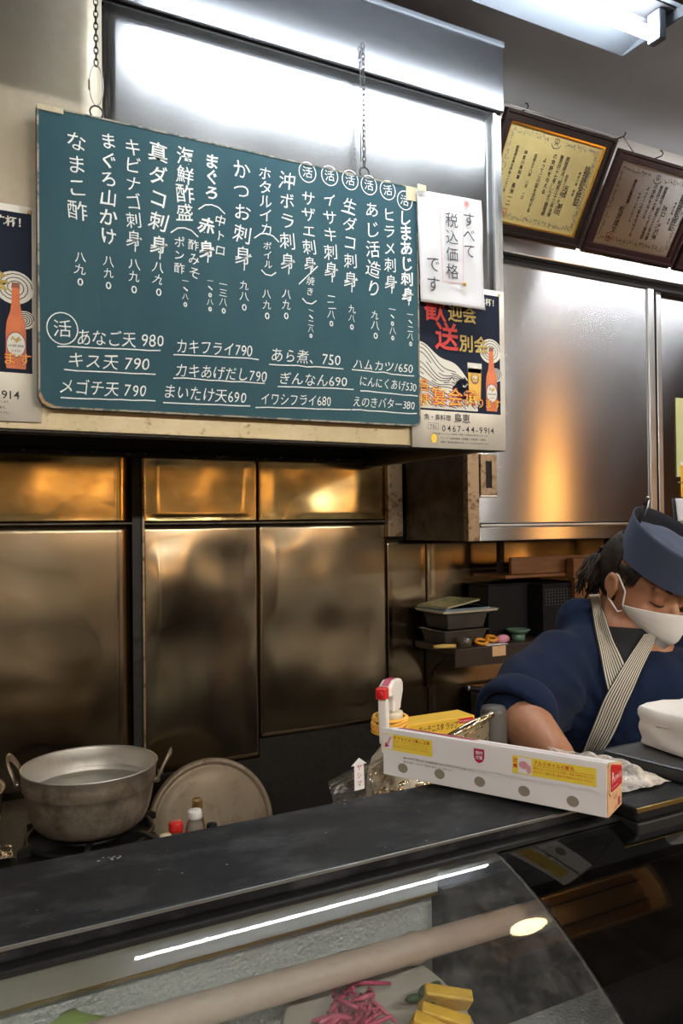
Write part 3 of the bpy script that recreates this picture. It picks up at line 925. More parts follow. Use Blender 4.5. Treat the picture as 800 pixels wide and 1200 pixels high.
for i in range(6):
    m = MB()
    p = Md @ Vector((-0.028 + 0.012 * (i % 3), -0.040 + 0.013 * (i // 3), 0.016))
    T = Matrix.Translation(p) @ Matrix.Rotation(R(25 * i), 4, 'Z')
    m.box(-0.0055, 0.0055, -0.0055, 0.0055, -0.0055, 0.0055, M=T, bevel=0.001)
    tag(m.build('squid_cube', squid_white), 'pale cube of food at the front of the dish in the case', 'food cube', 'pale cubes on the dish')
hb = MB()
for i in range(16):
    p = Md @ Vector((random.uniform(0.035, 0.066), random.uniform(-0.03, 0.03), 0.02 + random.uniform(0, 0.006)))
    hb.ellipsoid(p, 0.008, 0.004, 0.003, Matrix.Rotation(random.uniform(0, 3), 4, 'Z'), 8)
tag(hb.build('dark_herbs', herb_dark, smooth=True), 'dark green herbs at the right edge of the dish in the case', 'herbs', kind='stuff')

# ================================================================== CHALKBOARD
YB = 1.643
BX0, BX1, BZ0, BZ1 = 0.203, 1.094, 1.783, 2.381
bd = thing('menu_chalkboard', (0.65, YB + 0.012, BZ0), 'large green chalkboard menu covered in white handwriting, hanging on the hood', 'chalkboard')
poly = []
for cx, cz, a0 in ((BX1 - 0.006, BZ1 - 0.006, 0), (BX0 + 0.004, BZ1 - 0.004, 90), (BX0 + 0.028, BZ0 + 0.028, 180), (BX1 - 0.018, BZ0 + 0.022, 270)):
    r = {0: 0.006, 90: 0.004, 180: 0.028, 270: 0.018}[a0]
    for k in range(7):
        a = R(a0 + 15 * k)
        poly.append((cx + r * math.cos(a), cz + r * math.sin(a)))
cxm, czm = (BX0 + BX1) / 2, (BZ0 + BZ1) / 2


def inset(d):
    return [(cxm + (x - cxm) * (1 - d / 0.445), czm + (z - czm) * (1 - d / 0.30)) for x, z in poly]


m = MB()
m.prism([(x, YB, z) for x, z in inset(0.0035)][::-1], (0, 0.016, 0))
m.build('board_face', board_green, bd)
m = MB()
a, b = poly, inset(0.0036)
for i in range(len(a)):
    j = (i + 1) % len(a)
    for (p, q) in (((a[i], a[j]), (b[j], b[i])),):
        pts = [(p[0][0], p[0][1]), (p[1][0], p[1][1]), (q[0][0], q[0][1]), (q[1][0], q[1][1])]
        m.prism([(x, YB - 0.0012, z) for x, z in pts], (0, 0.0205, 0))
m.build('board_edge', board_edge, bd)
m = MB()
m.prism([(x, YB + 0.0165, z) for x, z in poly], (0, 0.002, 0))
m.build('board_back', board_wood, bd)
m = MB()
m.box(BX0 + 0.0005, BX0 + 0.050, YB - 0.0026, YB - 0.0014, BZ1 - 0.011, BZ1 - 0.0005)
m.build('tape_strip', tape, bd)
m = MB()
m.box(BX1 - 0.035, BX1 - 0.001, YB - 0.0026, YB - 0.0014, BZ1 - 0.035, BZ1 - 0.001)
m.build('tape_strip', tape, bd)
for k, (z0, z1) in enumerate(((BZ0 + 0.0, BZ0 + 0.014), )):
    m = MB()
    m.prism([(BX0 + 0.004, YB - 0.0016, BZ0 + 0.030), (BX0 + 0.012, YB - 0.0016, BZ0 + 0.0125), (BX0 + 0.031, YB - 0.0016, BZ0 + 0.004), (BX0 + 0.022, YB - 0.0016, BZ0 + 0.002), (BX0 + 0.006, YB - 0.0016, BZ0 + 0.010), (BX0 + 0.001, YB - 0.0016, BZ0 + 0.024)], (0, 0.0015, 0))
    m.build('chipped_corner', board_wood, bd)

K = Ink((0, YB, 0), (1, 0, 0), (0, 0, 1))
K.lift = 0.0008


def bp(u, v):
    q = at(u, v, Y=YB)
    return q.x, q.z


def vcol(s, u0, v0, u1, v1, k=1.0, off=0.0):
    (x0, z0), (x1, z1) = bp(u0, v0), bp(u1, v1)
    n = len(s)
    pitch = (z0 - z1) / n
    for i, ch in enumerate(s):
        t = (i + 0.5) / n
        x, z = x0 + (x1 - x0) * t, z0 + (z1 - z0) * t
        rot = random.gauss(0, 0.085)
        if ch in 'ー':
            rot = -PI / 2
        sz = pitch * 0.93 * k * random.uniform(0.93, 1.06)
        if ch in '（':
            K.line([(x - 0.03, z + pitch * 0.0 - 0.008), (x - 0.015, z + 0.004), (x, z + 0.007), (x + 0.015, z + 0.004), (x + 0.03, z - 0.008)], 0.0026)
            continue
        if ch in '）':
            K.line([(x - 0.018, z + 0.006), (x - 0.008, z - 0.003), (x + 0.006, z - 0.004), (x + 0.018, z + 0.005)], 0.0026)
            continue
        if ch == '0':
            K.ring(x, z - pitch * 0.05, pitch * 0.17, 0.0028, sy=1.5, n=14)
            continue
        if ch == '、':
            K.line([(x - 0.004, z + 0.003), (x + 0.005, z - 0.004)], 0.003)
            continue
        if ch == '身':
            K.char(ch, x, z, sz * 0.95, 0, off, rot, wob=0.035, shear=0.05)
            K.line([(x + 0.004, z - sz * 0.05), (x + 0.002, z - sz * 0.75)], 0.0026)
            K.line([(x - sz * 0.42, z - sz * 0.25), (x + sz * 0.45, z + sz * 0.02)], 0.0024)
            continue
        K.char(ch, x, z, sz, 0, off, rot, wob=0.065, shear=random.gauss(0.06, 0.07))


def hline(s, u0, v0, u1, v1, size=0.033, under=None):
    (x0, z0), (x1, z1) = bp(u0, v0), bp(u1, v1)
    L = math.hypot(x1 - x0, z1 - z0)
    K.text(s, x0, z0, size, 0, -0.002, dx=((x1 - x0) / L, (z1 - z0) / L), fit=L, wob=0.06, shear=0.14)
    if under:
        a, b = bp(under[0], under[1]), bp(under[2], under[3])
        n = 8
        K.line([(a[0] + (b[0] - a[0]) * i / n, a[1] + (b[1] - a[1]) * i / n + random.gauss(0, 0.0006)) for i in range(n + 1)], 0.0024)


def circ(u, v, rpx=11.0, s=None):
    x, z = bp(u, v)
    r = rpx * 0.00195
    K.ring(x, z, r, 0.0022, sy=1.08)
    K.char('活', x, z, r * 1.25, 0, -0.002, random.gauss(0, 0.05), wob=0.04)


vcol('なまこ酢', 89, 152, 91, 260)
vcol('八九0', 94, 294, 94, 337)
vcol('まぐろ山かけ', 127, 154, 127, 288, 1.0, 0.010)
vcol('八九0', 127, 299, 127, 341)
vcol('キビナゴ刺身', 155, 162, 157, 290)
vcol('八九0', 157, 302, 157, 346)
vcol('真ダコ刺身', 185, 165, 186, 300, 0.95, 0.010)
vcol('八九0', 185, 306, 186, 349)
vcol('海鮮酢盛（', 217, 172, 216, 282, 1.05, 0.006)
vcol('ポン酢', 210, 276, 210, 322, 0.95)
vcol('酢みそ', 226, 279, 228, 328, 0.95)
vcol('一、八0', 217, 325, 217, 361)
vcol('まぐろ（', 248, 180, 248, 253, 1.05, 0.02)
vcol('赤身', 242, 252, 242, 305, 0.85, 0.02)
vcol('中トロ', 258, 250, 258, 302, 0.85, 0.006)
vcol('一、0八0', 246, 325, 246, 366, 1.1)
vcol('一三八0', 261, 328, 262, 369, 1.1)
vcol('かつお刺身', 282, 186, 285, 312, 0.95)
vcol('九八0', 286, 328, 286, 366)
vcol('ホタルイカ', 310, 195, 312, 277, 1.12)
vcol('（ボイル）', 312, 272, 315, 326, 1.1)
vcol('八九0', 312, 338, 313, 376)
vcol('沖ボラ刺身', 336, 200, 337, 318, 0.95)
vcol('八九0', 336, 338, 335, 376)
vcol('サザエ刺身', 361, 223, 363, 318, 1.0)
K.line([bp(350, 333), bp(372, 312)], 0.0026)
vcol('焼き）', 364, 323, 362, 360, 0.95)
vcol('一、二八0', 364, 360, 364, 397, 1.2)
vcol('イサキ刺身', 386, 224, 388, 326, 1.0)
vcol('一二八0', 388, 342, 388, 384, 1.15)
vcol('生ダコ刺身', 409, 231, 411, 338, 0.98)
vcol('九八0', 412, 357, 412, 388)
vcol('あじ活造り', 435, 234, 438, 350, 0.92)
vcol('九八0', 439, 363, 440, 399)
vcol('ヒラメ刺身', 455, 242, 458, 340, 1.0)
vcol('一、0八0', 459, 358, 460, 400, 1.25)
vcol('しまあじ刺身', 474, 246, 478, 354, 1.08, 0.02)
vcol('一、二八0', 480, 364, 481, 407, 1.2)
for u, v in ((360, 202), (386, 206), (410, 211), (432, 217), (454, 223), (474, 235)):
    circ(u, v)
circ(73, 385, 15)
hline('あなご天 980', 89, 395, 192, 399, 0.036, (67, 406, 188, 411))
hline('キス天 790', 79, 421, 176, 427, 0.034, (75, 433, 182, 439))
hline('メゴチ天 790', 69, 452, 172, 458, 0.034, (71, 466, 182, 470))
hline('カキフライ790', 206, 405, 296, 411, 0.033, (203, 415, 303, 421))
hline('カキあげだし790', 205, 433, 313, 441, 0.033, (203, 443, 310, 449))
hline('まいたけ天690', 191, 458, 289, 466, 0.033, (191, 472, 293, 476))
hline('あら煮、750', 317, 415, 399, 422, 0.034, (315, 427, 402, 432))
hline('ぎんなん690', 326, 443, 407, 447, 0.031, (325, 453, 414, 456))
hline('イワシフライ680', 305, 467, 388, 470, 0.030, (299, 477, 411, 480))
hline('ハムカツ/650', 413, 426, 484, 432, 0.028, (412, 433, 485, 441))
hline('にんにくあげ530', 421, 446, 488, 454, 0.027, (422, 458, 489, 464))
hline('えのきバター380', 413, 470, 486, 475, 0.027, (412, 480, 488, 485))
K.build('chalk_lettering', chalk, bd)
# smear of chalk dust along the lower edge


def ringlink(mb, c, rx, rz, wire, plane, n=18):
    """one chain link as a closed stadium loop"""
    pts = []
    for i in range(n):
        a = 2 * PI * i / n
        dx, dz = rx * math.cos(a), rz * math.sin(a)
        off = (dx, 0, dz) if plane == 0 else (0, dx, dz)
        pts.append((c[0] + off[0], c[1] + off[1], c[2] + off[2]))
    mb.tube(pts, wire, 6, closed=True)


def hang_chain(x, ztop, zbot, y, label, name='hanging_chain', loop=False):
    t = thing(name, (x, y, zbot), label, 'chain', 'chains the chalkboard hangs from')
    m = MB()
    z, k = ztop, 0
    end = zbot + (0.115 if loop else 0.035)
    while z > end:
        ringlink(m, (x, y, z), 0.0042, 0.0085, 0.0013, k % 2, 12)
        z -= 0.0125
        k += 1
    m.build('chain_links', chain_mat, t, smooth=True)
    if not loop:
        m = MB()
        m.tube([(x - 0.008, y, ztop - 0.06), (x - 0.0095, y, (ztop + zbot) / 2), (x - 0.009, y, zbot + 0.04)], 0.0011, 6)
        m.build('slack_wire', wire_mat, t, smooth=True)
    else:
        m = MB()
        zc = zbot + 0.072
        m.tube([(x + 0.0135 * math.cos(a), y, zc + 0.042 * math.sin(a)) for a in [2 * PI * i / 28 for i in range(28)]], 0.0011, 6, closed=True)
        m.build('wire_loop', wire_mat, t, smooth=True)
        m = MB()
        m.tube([(x - 0.0135, y, zc + 0.008), (x - 0.0138, y, zc), (x - 0.0135, y, zc - 0.012)], 0.0022, 8)
        m.build('loop_sleeve', tape, t)
    m = MB()
    zr = zbot + 0.016
    m.tube([(x + 0.013 * math.cos(a), y, zr + 0.013 * math.sin(a)) for a in [R(-60 + 300 * i / 20) for i in range(21)]], 0.0019, 8)
    m.build('screw_hook', chain_mat, t, smooth=True)
    m = MB()
    m.lathe([(0.006, 0), (0.006, 0.004), (0.003, 0.007)], Matrix.Translation((x, YH - 0.004, ztop + 0.008)) @ Matrix.Rotation(R(90), 4, 'X'), 12)
    m.build('anchor_screw', chain_mat, t)


c1 = at(113, 128, Y=1.657)
hang_chain(c1.x, 2.70, BZ1, 1.657, 'dark chain with a thin wire loop holding the left end of the chalkboard', loop=True)
c2 = at(431, 198, Y=1.657)
hang_chain(c2.x - 0.010, at(424, 55, Y=1.66).z, BZ1, 1.657, 'dark chain with slack wire holding the right end of the chalkboard')

# ================================================================== POSTERS


def beer_poster(x0, z0, label, y, wdt=0.297, hgt=0.425):
    """festive beer poster, x0 = left edge, z0 = lower edge"""
    t = thing('beer_poster', (x0 + wdt / 2, y, z0), label, 'poster', 'navy beer posters on the hood')

    def fn(a, b):
        return Vector((x0 + wdt * a, y + 0.0015 * math.sin(a * 5), z0 + hgt * b))
    g = MB().grid(lambda a, b: Vector((x0 + wdt * a, y, z0 + hgt * b)), 4, 4)
    g.build('poster_sheet', poster_white, t, normals=False, solid=0.0008)
    k = Ink((x0, y, z0), (1, 0, 0), (0, 0, 1))
    mats = [poster_navy, poster_cream, poster_red, poster_gold, poster_yellow, print_orange, print_beer, print_brown, ink_black]
    k.lift = 0.0007
    k.rect(0.012, wdt - 0.016, 0.095, hgt - 0.014, 0)
    # cream waves with swirls
    k.lift = 0.0010
    n = 40

    def top(u):
        return 0.262 - 0.105 * u ** 1.6 + 0.007 * math.sin(u * 11 + 0.6)
    X0_, X1_ = 0.014, 0.205
    for i in range(n):
        u0, u1 = i / n, (i + 1) / n
        k.poly([(X0_ + (X1_ - X0_) * u0, 0.100), (X0_ + (X1_ - X0_) * u1, 0.100), (X0_ + (X1_ - X0_) * u1, top(u1)), (X0_ + (X1_ - X0_) * u0, top(u0))], 1)
    k.lift = 0.0012
    for q in range(17):
        pts = []
        for i in range(26):
            u = i / 25
            z = top(u) - 0.006 - q * 0.0095 + 0.006 * math.sin(u * 9 + q * 0.5) - 0.012 * math.sin(u * 3 + q * 0.2)
            if z > 0.103 and z < top(u) - 0.003 and (i + q * 5) % 17 > 1:
                pts.append((X0_ + (X1_ - X0_) * u, z))
            else:
                k.line(pts, 0.0021, 0); pts = []
        k.line(pts, 0.0021, 0)
    k.lift = 0.0010
    for cx, cz, r0 in ((wdt - 0.048, 0.262, 0.036), (wdt - 0.030, 0.20, 0.02), (0.155, 0.155, 0.030)):
        k.lift = 0.0010
        k.disc(cx, cz, r0, r0 * 0.9, 1)
        k.lift = 0.0013
        pts = []
        for i in range(60):
            a = i * 0.42
            r = r0 * 0.9 * (1 - i / 62)
            pts.append((cx + r * math.cos(a), cz + r * 0.9 * math.sin(a)))
        k.line(pts, 0.0016, 0)
    for i in range(16):
        u = 0.10 + 0.10 * random.random()
        zz = 0.115 + 0.07 * random.random()
        k.line([(u + 0.004 * j, zz + 0.005 * math.sin(j * 1.3 + i)) for j in range(6)], 0.0022, random.choice((0, 1)))
    # beer glass and bottle
    k.lift = 0.0016
    gx = wdt - 0.101
    k.poly([(gx - 0.018, 0.128), (gx + 0.018, 0.128), (gx + 0.022, 0.212), (gx - 0.022, 0.212)], 6)
    k.poly([(gx - 0.022, 0.200), (gx + 0.022, 0.200), (gx + 0.023, 0.226), (gx - 0.023, 0.226)], 1)
    bx = wdt - 0.046
    prof = [(0.0175, 0.103), (0.0185, 0.112), (0.0185, 0.175), (0.0165, 0.195), (0.0100, 0.215), (0.0075, 0.235), (0.0068, 0.268), (0.0072, 0.272)]
    k.poly([(bx + r, z) for r, z in prof] + [(bx - r, z) for r, z in prof[::-1]], 5)
    k.lift = 0.0020
    k.rect(bx - 0.0072, bx + 0.0072, 0.262, 0.272, 7)
    k.disc(gx, 0.186, 0.0135, 0.0155, 7)
    k.disc(bx, 0.150, 0.0180, 0.026, 7)
    k.lift = 0.0023
    k.disc(gx, 0.188, 0.0110, 0.0120, 3)
    k.disc(bx, 0.150, 0.0165, 0.0235, 1)
    k.lift = 0.0026
    for j in range(7):      # the small emblem: a leaping animal in gold strokes
        k.line([(bx - 0.009 + 0.002 * j, 0.158 + 0.004 * math.sin(j)), (bx - 0.006 + 0.0026 * j, 0.163 + 0.003 * math.cos(j * 1.4))], 0.0022, 3)
        k.line([(gx - 0.007 + 0.0016 * j, 0.187 + 0.003 * math.sin(j)), (gx - 0.004 + 0.0018 * j, 0.191 + 0.002 * math.cos(j * 1.4))], 0.0016, 1)
    k.rect(bx - 0.0165, bx + 0.0165, 0.1445, 0.1515, 1)
    k.lift = 0.0028
    k.text('LAGER BEER', bx - 0.0150, 0.148, 0.0062, 8, 0.01, fit=0.030)
    k.text('KIRIN', bx - 0.0085, 0.138, 0.0052, 7, 0.01, fit=0.017)
    k.text('KIRIN', gx - 0.007, 0.178, 0.0042, 1, 0.01, fit=0.014)
    # headline
    k.lift = 0.0030
    k.char('歓', 0.073, hgt - 0.070, 0.070, 2, 0.016)
    k.text('迎会', 0.112, hgt - 0.075, 0.046, 3, 0.018)
    k.char('送', 0.108, hgt - 0.138, 0.074, 2, 0.02)
    k.text('別会', 0.146, hgt - 0.150, 0.047, 3, 0.018)
    k.text('みんなでキリンで乾杯！', 0.040, hgt - 0.034, 0.021, 1, 0.02, fit=0.235)
    for off, mi in ((0.034, 2), (-0.010, 4)):
        k.lift += 0.0003
        k.char('各', 0.036, 0.158, 0.034, mi, off)
        k.char('種', 0.036, 0.120, 0.034, mi, off)
        k.text('宴会', 0.057, 0.132, 0.050, mi, off)
        k.char('承', 0.180, 0.133, 0.044, mi, off)
        k.text('ります', 0.199, 0.122, 0.027, mi, off)
    # lower white margin
    k.lift = 0.0010
    k.text('魚・鳥料理', 0.036, 0.078, 0.0165, 8, 0.012)
    k.text('鳥恵', 0.128, 0.079, 0.026, 8, 0.012)
    k.text('TEL', 0.052, 0.055, 0.0125, 8, 0.0, fit=0.024)
    k.line([(0.048, 0.0475), (0.080, 0.0475), (0.080, 0.0625), (0.048, 0.0625), (0.048, 0.0475)], 0.0007, 8)
    k.text('0467-44-9914', 0.088, 0.052, 0.0225, 8, 0.006, fit=0.172)
    k.text('飲酒は20歳になってから。お酒は楽しく適量で。飲酒運転は法律で禁じられています。', 0.062, 0.037, 0.0052, 8, 0, fit=0.180)
    k.text('ストップ！未成年者飲酒・飲酒運転。お酒は楽しく適量で。', 0.086, 0.026, 0.0058, 8, 0, fit=0.150)
    k.text('妊娠中・授乳期の飲酒はやめましょう。のんだあとはリサイクル。', 0.086, 0.016, 0.0058, 8, 0, fit=0.155)
    k.disc(0.066, 0.024, 0.009, 0.012, 4)
    k.build('poster_print', mats, t)
    for px_, pz_ in ((0.03, hgt - 0.012), (wdt - 0.02, hgt - 0.012)):
        MB().lathe([(0.004, 0), (0.004, 0.002), (0.002, 0.003)], Matrix.Translation((x0 + px_, y - 0.0045, z0 + pz_)) @ Matrix.Rotation(R(90), 4, 'X'), 10).build('push_pin', brass, t)
    return t


beer_poster(1.386 - 0.303, 1.738, 'navy beer poster at the right end of the hood below the white notice', YH - 0.0150)
beer_poster(0.211 - 0.297, 1.756, 'navy beer poster at the left edge, left of the chalkboard', YH - 0.0150)

# ================================================================== PRICE NOTICE
YN = 1.636
nt_ = thing('paper_notice', (1.2, YN, 2.1), 'white handwritten paper notice pinned right of the chalkboard', 'notice')
q = [at(488, 222, Y=YN), at(564, 235, Y=YN), at(567, 364, Y=YN), at(493, 353, Y=YN)]


def nfn(a, b):
    lo = q[3].lerp(q[2], a); hi = q[0].lerp(q[1], a)
    p = lo.lerp(hi, b)
    dy = 0.004 * noise.noise(Vector((p.x * 22, p.z * 14, 3))) - 0.006 * max(0, 0.12 - b) * 8 * a
    return Vector((p.x, p.y + dy, p.z))


MB().grid(nfn, 20, 28).build('paper_sheet', paper_white, nt_, smooth=True, normals=False, solid=0.0006)
k = Ink((0, YN, 0), (1, 0, 0), (0, 0, 1))
k.lift = 0.0065


def npx(u, v):
    p = at(u, v, Y=YN - 0.0065)
    return p.x, p.z


def nv(s, u0, v0, u1, v1, sc, mi=0, off=0.0):
    (x0, z0), (x1, z1) = npx(u0, v0), npx(u1, v1)
    n = len(s)
    for i, ch in enumerate(s):
        t_ = (i + 0.5) / n
        k.char(ch, x0 + (x1 - x0) * t_, z0 + (z1 - z0) * t_, (z0 - z1) / n * sc, mi, off, random.gauss(0, 0.04), wob=0.03)


nv('※', 549, 232, 549, 246, 1.1, 1)
nv('すべて', 549, 248, 550, 303, 1.0)
nv('税込価格', 529, 248, 530, 328, 0.92)
nv('です', 507, 297, 508, 345, 0.85)
bx_ = [npx(515, 244), npx(542, 249), npx(543, 333), npx(519, 329), npx(515, 244)]
k.line(bx_, 0.0010, 1)
k.build('handwriting', [ink_black, ink_red], nt_)
for u, v in ((492, 222), (542, 334)):
    p = at(u, v, Y=YN)
    m = MB()
    if v < 300:
        m.box(p.x - 0.013, p.x + 0.013, YN - 0.009, YN - 0.0065, p.z - 0.007, p.z + 0.009, bevel=0.001)
        m.build('tape_piece', tape, nt_)
    else:
        m.lathe([(0.0055, 0), (0.0055, 0.003), (0.003, 0.005)], Matrix.Translation((p.x, YN - 0.0066, p.z)) @ Matrix.Rotation(R(90), 4, 'X'), 12)
        m.build('push_pin', brass, nt_)
MB().lathe([(0.003, 0), (0.003, 0.010)], Matrix.Translation((q[0].x + 0.012, 1.6600, q[0].z - 0.012)) @ Matrix.Rotation(R(90), 4, 'X'), 8).build('pin_shank', brass, nt_)

# ================================================================== CERTIFICATES
LEAN = math.atan2(0.18, 0.292)


def certificate(x0, x1, y0, z0, h, label, fm, pm, trim, lines, seal, lean=LEAN):
    """framed certificate leaning out from the wall, lower edge at (y0, z0)"""
    wdt = x1 - x0
    ay = Vector((0, -math.sin(lean), math.cos(lean)))
    nn = Vector((1, 0, 0)).cross(ay)      # towards the viewer
    O = Vector((x0, y0, z0))
    t = thing('framed_certificate', ((x0 + x1) / 2, y0, z0), label, 'certificate', 'framed certificates above the cabinet')

    def P(x, y, d):
        return O + Vector((x, 0, 0)) + ay * y + nn * d

    def bar(m, a0, a1, b0, b1, d0, d1):
        m.prism([P(a0, b0, d0), P(a1, b0, d0), P(a1, b1, d0), P(a0, b1, d0)], nn * (d1 - d0))
    fwid = 0.030
    m = MB()
    for a in ((0, wdt, 0, fwid), (0, wdt, h - fwid, h), (0, fwid, fwid, h - fwid), (wdt - fwid, wdt, fwid, h - fwid)):
        bar(m, *a, 0, 0.016)
    for a in ((0, wdt, 0, 0.010), (0, wdt, h - 0.010, h), (0, 0.010, 0.01, h - 0.01), (wdt - 0.010, wdt, 0.01, h - 0.01)):
        bar(m, *a, 0.016, 0.020)
    m.build('frame', fm, t, bevel=0.0015)
    if trim:
        m = MB()
        f2 = fwid + 0.005
        for a in ((fwid, wdt - fwid, fwid, f2), (fwid, wdt - fwid, h - f2, h - fwid), (fwid, f2, f2, h - f2), (wdt - f2, wdt - fwid, f2, h - f2)):
            bar(m, *a, 0.005, 0.012)
        m.build('gold_inner_trim', gold_trim, t)
    m = MB()
    bar(m, fwid - 0.004, wdt - fwid + 0.004, fwid - 0.004, h - fwid + 0.004, 0.002, 0.005)
    m.build('certificate_paper', pm, t)
    m = MB()
    m.face([P(fwid, fwid, 0.0095), P(wdt - fwid, fwid, 0.0095), P(wdt - fwid, h - fwid, 0.0095), P(fwid, h - fwid, 0.0095)])
    m.build('glass_pane', frame_glass, t)
    k = Ink(P(0, 0, 0.0052), (1, 0, 0), ay)
    X0, X1, Y0, Y1 = fwid + 0.022, wdt - fwid - 0.022, fwid + 0.022, h - fwid - 0.022
    # ornamental vine border
    for (ax_, ay_, bx2, by2) in ((X0, Y1, X1, Y1), (X0, Y0, X1, Y0), (X0, Y0, X0, Y1), (X1, Y0, X1, Y1)):
        L = math.hypot(bx2 - ax_, by2 - ay_)
        n = int(L / 0.0026)
        for i in range(n):
            tt = (i + 0.5) / n
            cx = ax_ + (bx2 - ax_) * tt + random.gauss(0, 0.0042)
            cy = ay_ + (by2 - ay_) * tt + random.gauss(0, 0.0042)
            if abs(cy - Y1) < 0.012 and abs(cx - wdt / 2) < 0.034: continue
            a = random.uniform(0, PI)
            r = random.uniform(0.0016, 0.0034)
            k.poly([(cx + r * math.cos(a + s) * (1.3 if i2 % 2 else 0.5), cy + r * math.sin(a + s) * (1.3 if i2 % 2 else 0.5)) for i2, s in enumerate([j * PI / 3 for j in range(6)])], 1)
    # crest: knotted emblem between sprays
    cx, cy = wdt / 2, Y1 - 0.002
    k.lift = 0.0009
    for s in (-1, 1):
        k.ring(cx + s * 0.0045, cy + 0.003, 0.0045, 0.0017, 0, 12, 1.5)
        k.line([(cx + s * 0.002, cy - 0.003), (cx + s * 0.006, cy - 0.010)], 0.0017, 0)
        for i in range(12):
            a = R(200 + 11 * i)
            k.poly([(cx + s * (0.021 * math.cos(a) * -1 * 0.9 + 0.0018 * math.cos(b_)), cy - 0.002 + 0.016 * math.sin(a) + 0.0022 * math.sin(b_)) for b_ in [j * PI / 2.5 for j in range(5)]], 1)
    for (s, xx, ya, yb, sz) in lines:
        k.vtext(s, xx * wdt, ya * h, yb * h, sz, 0, 0.012, wob=0.03)
    if seal:
        sx_, sy_ = seal
        k.lift = 0.0011
        c_ = 0.013
        for (a, b, c, d) in ((-c_, c_, c_ - 0.002, c_), (-c_, c_, -c_, -c_ + 0.002), (-c_, -c_ + 0.002, -c_, c_), (c_ - 0.002, c_, -c_, c_)):
            k.rect(sx_ * wdt + a, sx_ * wdt + b, sy_ * h + c, sy_ * h + d, 2)
        for i in range(3):
            k.char('印県知'[i], sx_ * wdt - 0.005 + 0.005 * i, sy_ * h - 0.004 + 0.004 * (i % 2), 0.013, 2)
    k.build('certificate_print', [ink_black, orn_ink, ink_red], t)
    return t, P


cl1 = [('調理師免許証', 0.845, 0.72, 0.37, 0.0245), ('神奈川県　昭和', 0.790, 0.66, 0.44, 0.0105), ('昭和三十三年一月二日生', 0.685, 0.61, 0.26, 0.0115),
       ('呂成　朝司', 0.715, 0.52, 0.25, 0.0195), ('調理師法（昭和三十三年法律', 0.640, 0.755, 0.22, 0.0150), ('第百四十七号）により調理師', 0.585, 0.755, 0.22, 0.0150),
       ('の免許を与える', 0.525, 0.755, 0.40, 0.0165), ('よってこの証を交付する', 0.450, 0.70, 0.22, 0.0150), ('昭和五十八年　八月　一日', 0.360, 0.71, 0.32, 0.0120),
       ('神奈川県知事', 0.270, 0.72, 0.47, 0.0135), ('長洲一二', 0.255, 0.44, 0.24, 0.0165), ('調理師名簿登録第一二六〇号', 0.190, 0.74, 0.34, 0.0105)]
CB = 2.4745
t1, P1 = certificate(1.515, 1.960, 1.990, CB, 0.343, 'yellow certificate in a black frame with gold inner trim, leftmost above the cabinet', frame_black, cert_yellow, True, cl1, (0.235, 0.175))
cl2 = [('調理師免許証', 0.845, 0.75, 0.37, 0.0245), ('第三二四五号　登録', 0.905, 0.79, 0.55, 0.0085), ('神奈川県　昭和', 0.790, 0.66, 0.42, 0.0105), ('水口　千代美', 0.705, 0.60, 0.24, 0.0185),
       ('昭和三十三年一月二日生', 0.680, 0.60, 0.26, 0.0090), ('調理師法（昭和三十三年法律', 0.625, 0.775, 0.22, 0.0150), ('第百四十七号）により調理師', 0.570, 0.775, 0.22, 0.0150),
       ('の免許を与える', 0.510, 0.775, 0.42, 0.0165), ('よってこの証を交付する', 0.440, 0.74, 0.22, 0.0150), ('平成十八年三月十日', 0.375, 0.66, 0.36, 0.0095),
       ('神奈川県知事', 0.285, 0.77, 0.53, 0.0150), ('松沢成文', 0.250, 0.50, 0.22, 0.0225)]
t2, P2 = certificate(1.984, 2.412, 1.990, CB, 0.322, 'greyish white certificate in a dark red-brown frame, second from the left above the cabinet', frame_brown, cert_white, False, cl2, (0.225, 0.175))
t3, P3 = certificate(2.436, 2.86, 1.990, CB, 0.322, 'certificate with brown border mostly cut off by the right edge of the photo', frame_brown, cert_white, False, [(a, b, c, d, e) for a, b, c, d, e in cl2[:1]], (0.225, 0.175))


def wall_hook(p, label):
    t = thing('wall_hook', p, label, 'hook', 'hooks for the certificate wires')
    m = MB()
    m.tube([p + Vector((0, -0.002, 0)), p + Vector((0.004, -0.020, 0)), p + Vector((0.012, -0.032, 0.002)), p + Vector((0.018, -0.034, 0.012)), p + Vector((0.017, -0.030, 0.022)), p + Vector((0.010, -0.028, 0.024))], 0.0024, 8)
    m.build('hook_wire', chain_mat, t, smooth=True)
    MB().lathe([(0.006, 0), (0.006, 0.002)], Matrix.Translation(p) @ Matrix.Rotation(R(90), 4, 'X'), 10).build('hook_plate', chain_mat, t)


YU = 2.034
hk = [at(606, 133, Y=YU), at(720, 164, Y=YU), at(764, 187, Y=YU)]
wall_hook(hk[0], 'black hook on the cream wall above the yellow certificate')
wall_hook(hk[1], 'black hook on the cream wall between the two certificates')
wall_hook(hk[2], 'small black hook on the cream wall above the white certificate')
for h0, Pp, x_, hh, rt_ in ((hk[1], P2, 0.075, 0.322, t2),):
    MB().tube([h0 + Vector((0.012, -0.030, 0)), Pp(x_, hh - 0.002, -0.001)], 0.0016, 6).build('hanging_wire', chain_mat, rt_)
MB().tube([hk[1] + Vector((0.008, -0.028, 0)), P1(0.445, 0.30, 0.004), P1(0.448, 0.05, 0.006)], 0.0013, 6).build('hanging_wire', wire_mat, t1)
MB().tube([P1(0.0, 0.35, -0.004), P1(0.2, 0.349, -0.002), P1(0.42, 0.345, 0.0)], 0.0016, 6).build('hanging_wire', wire_mat, t1)

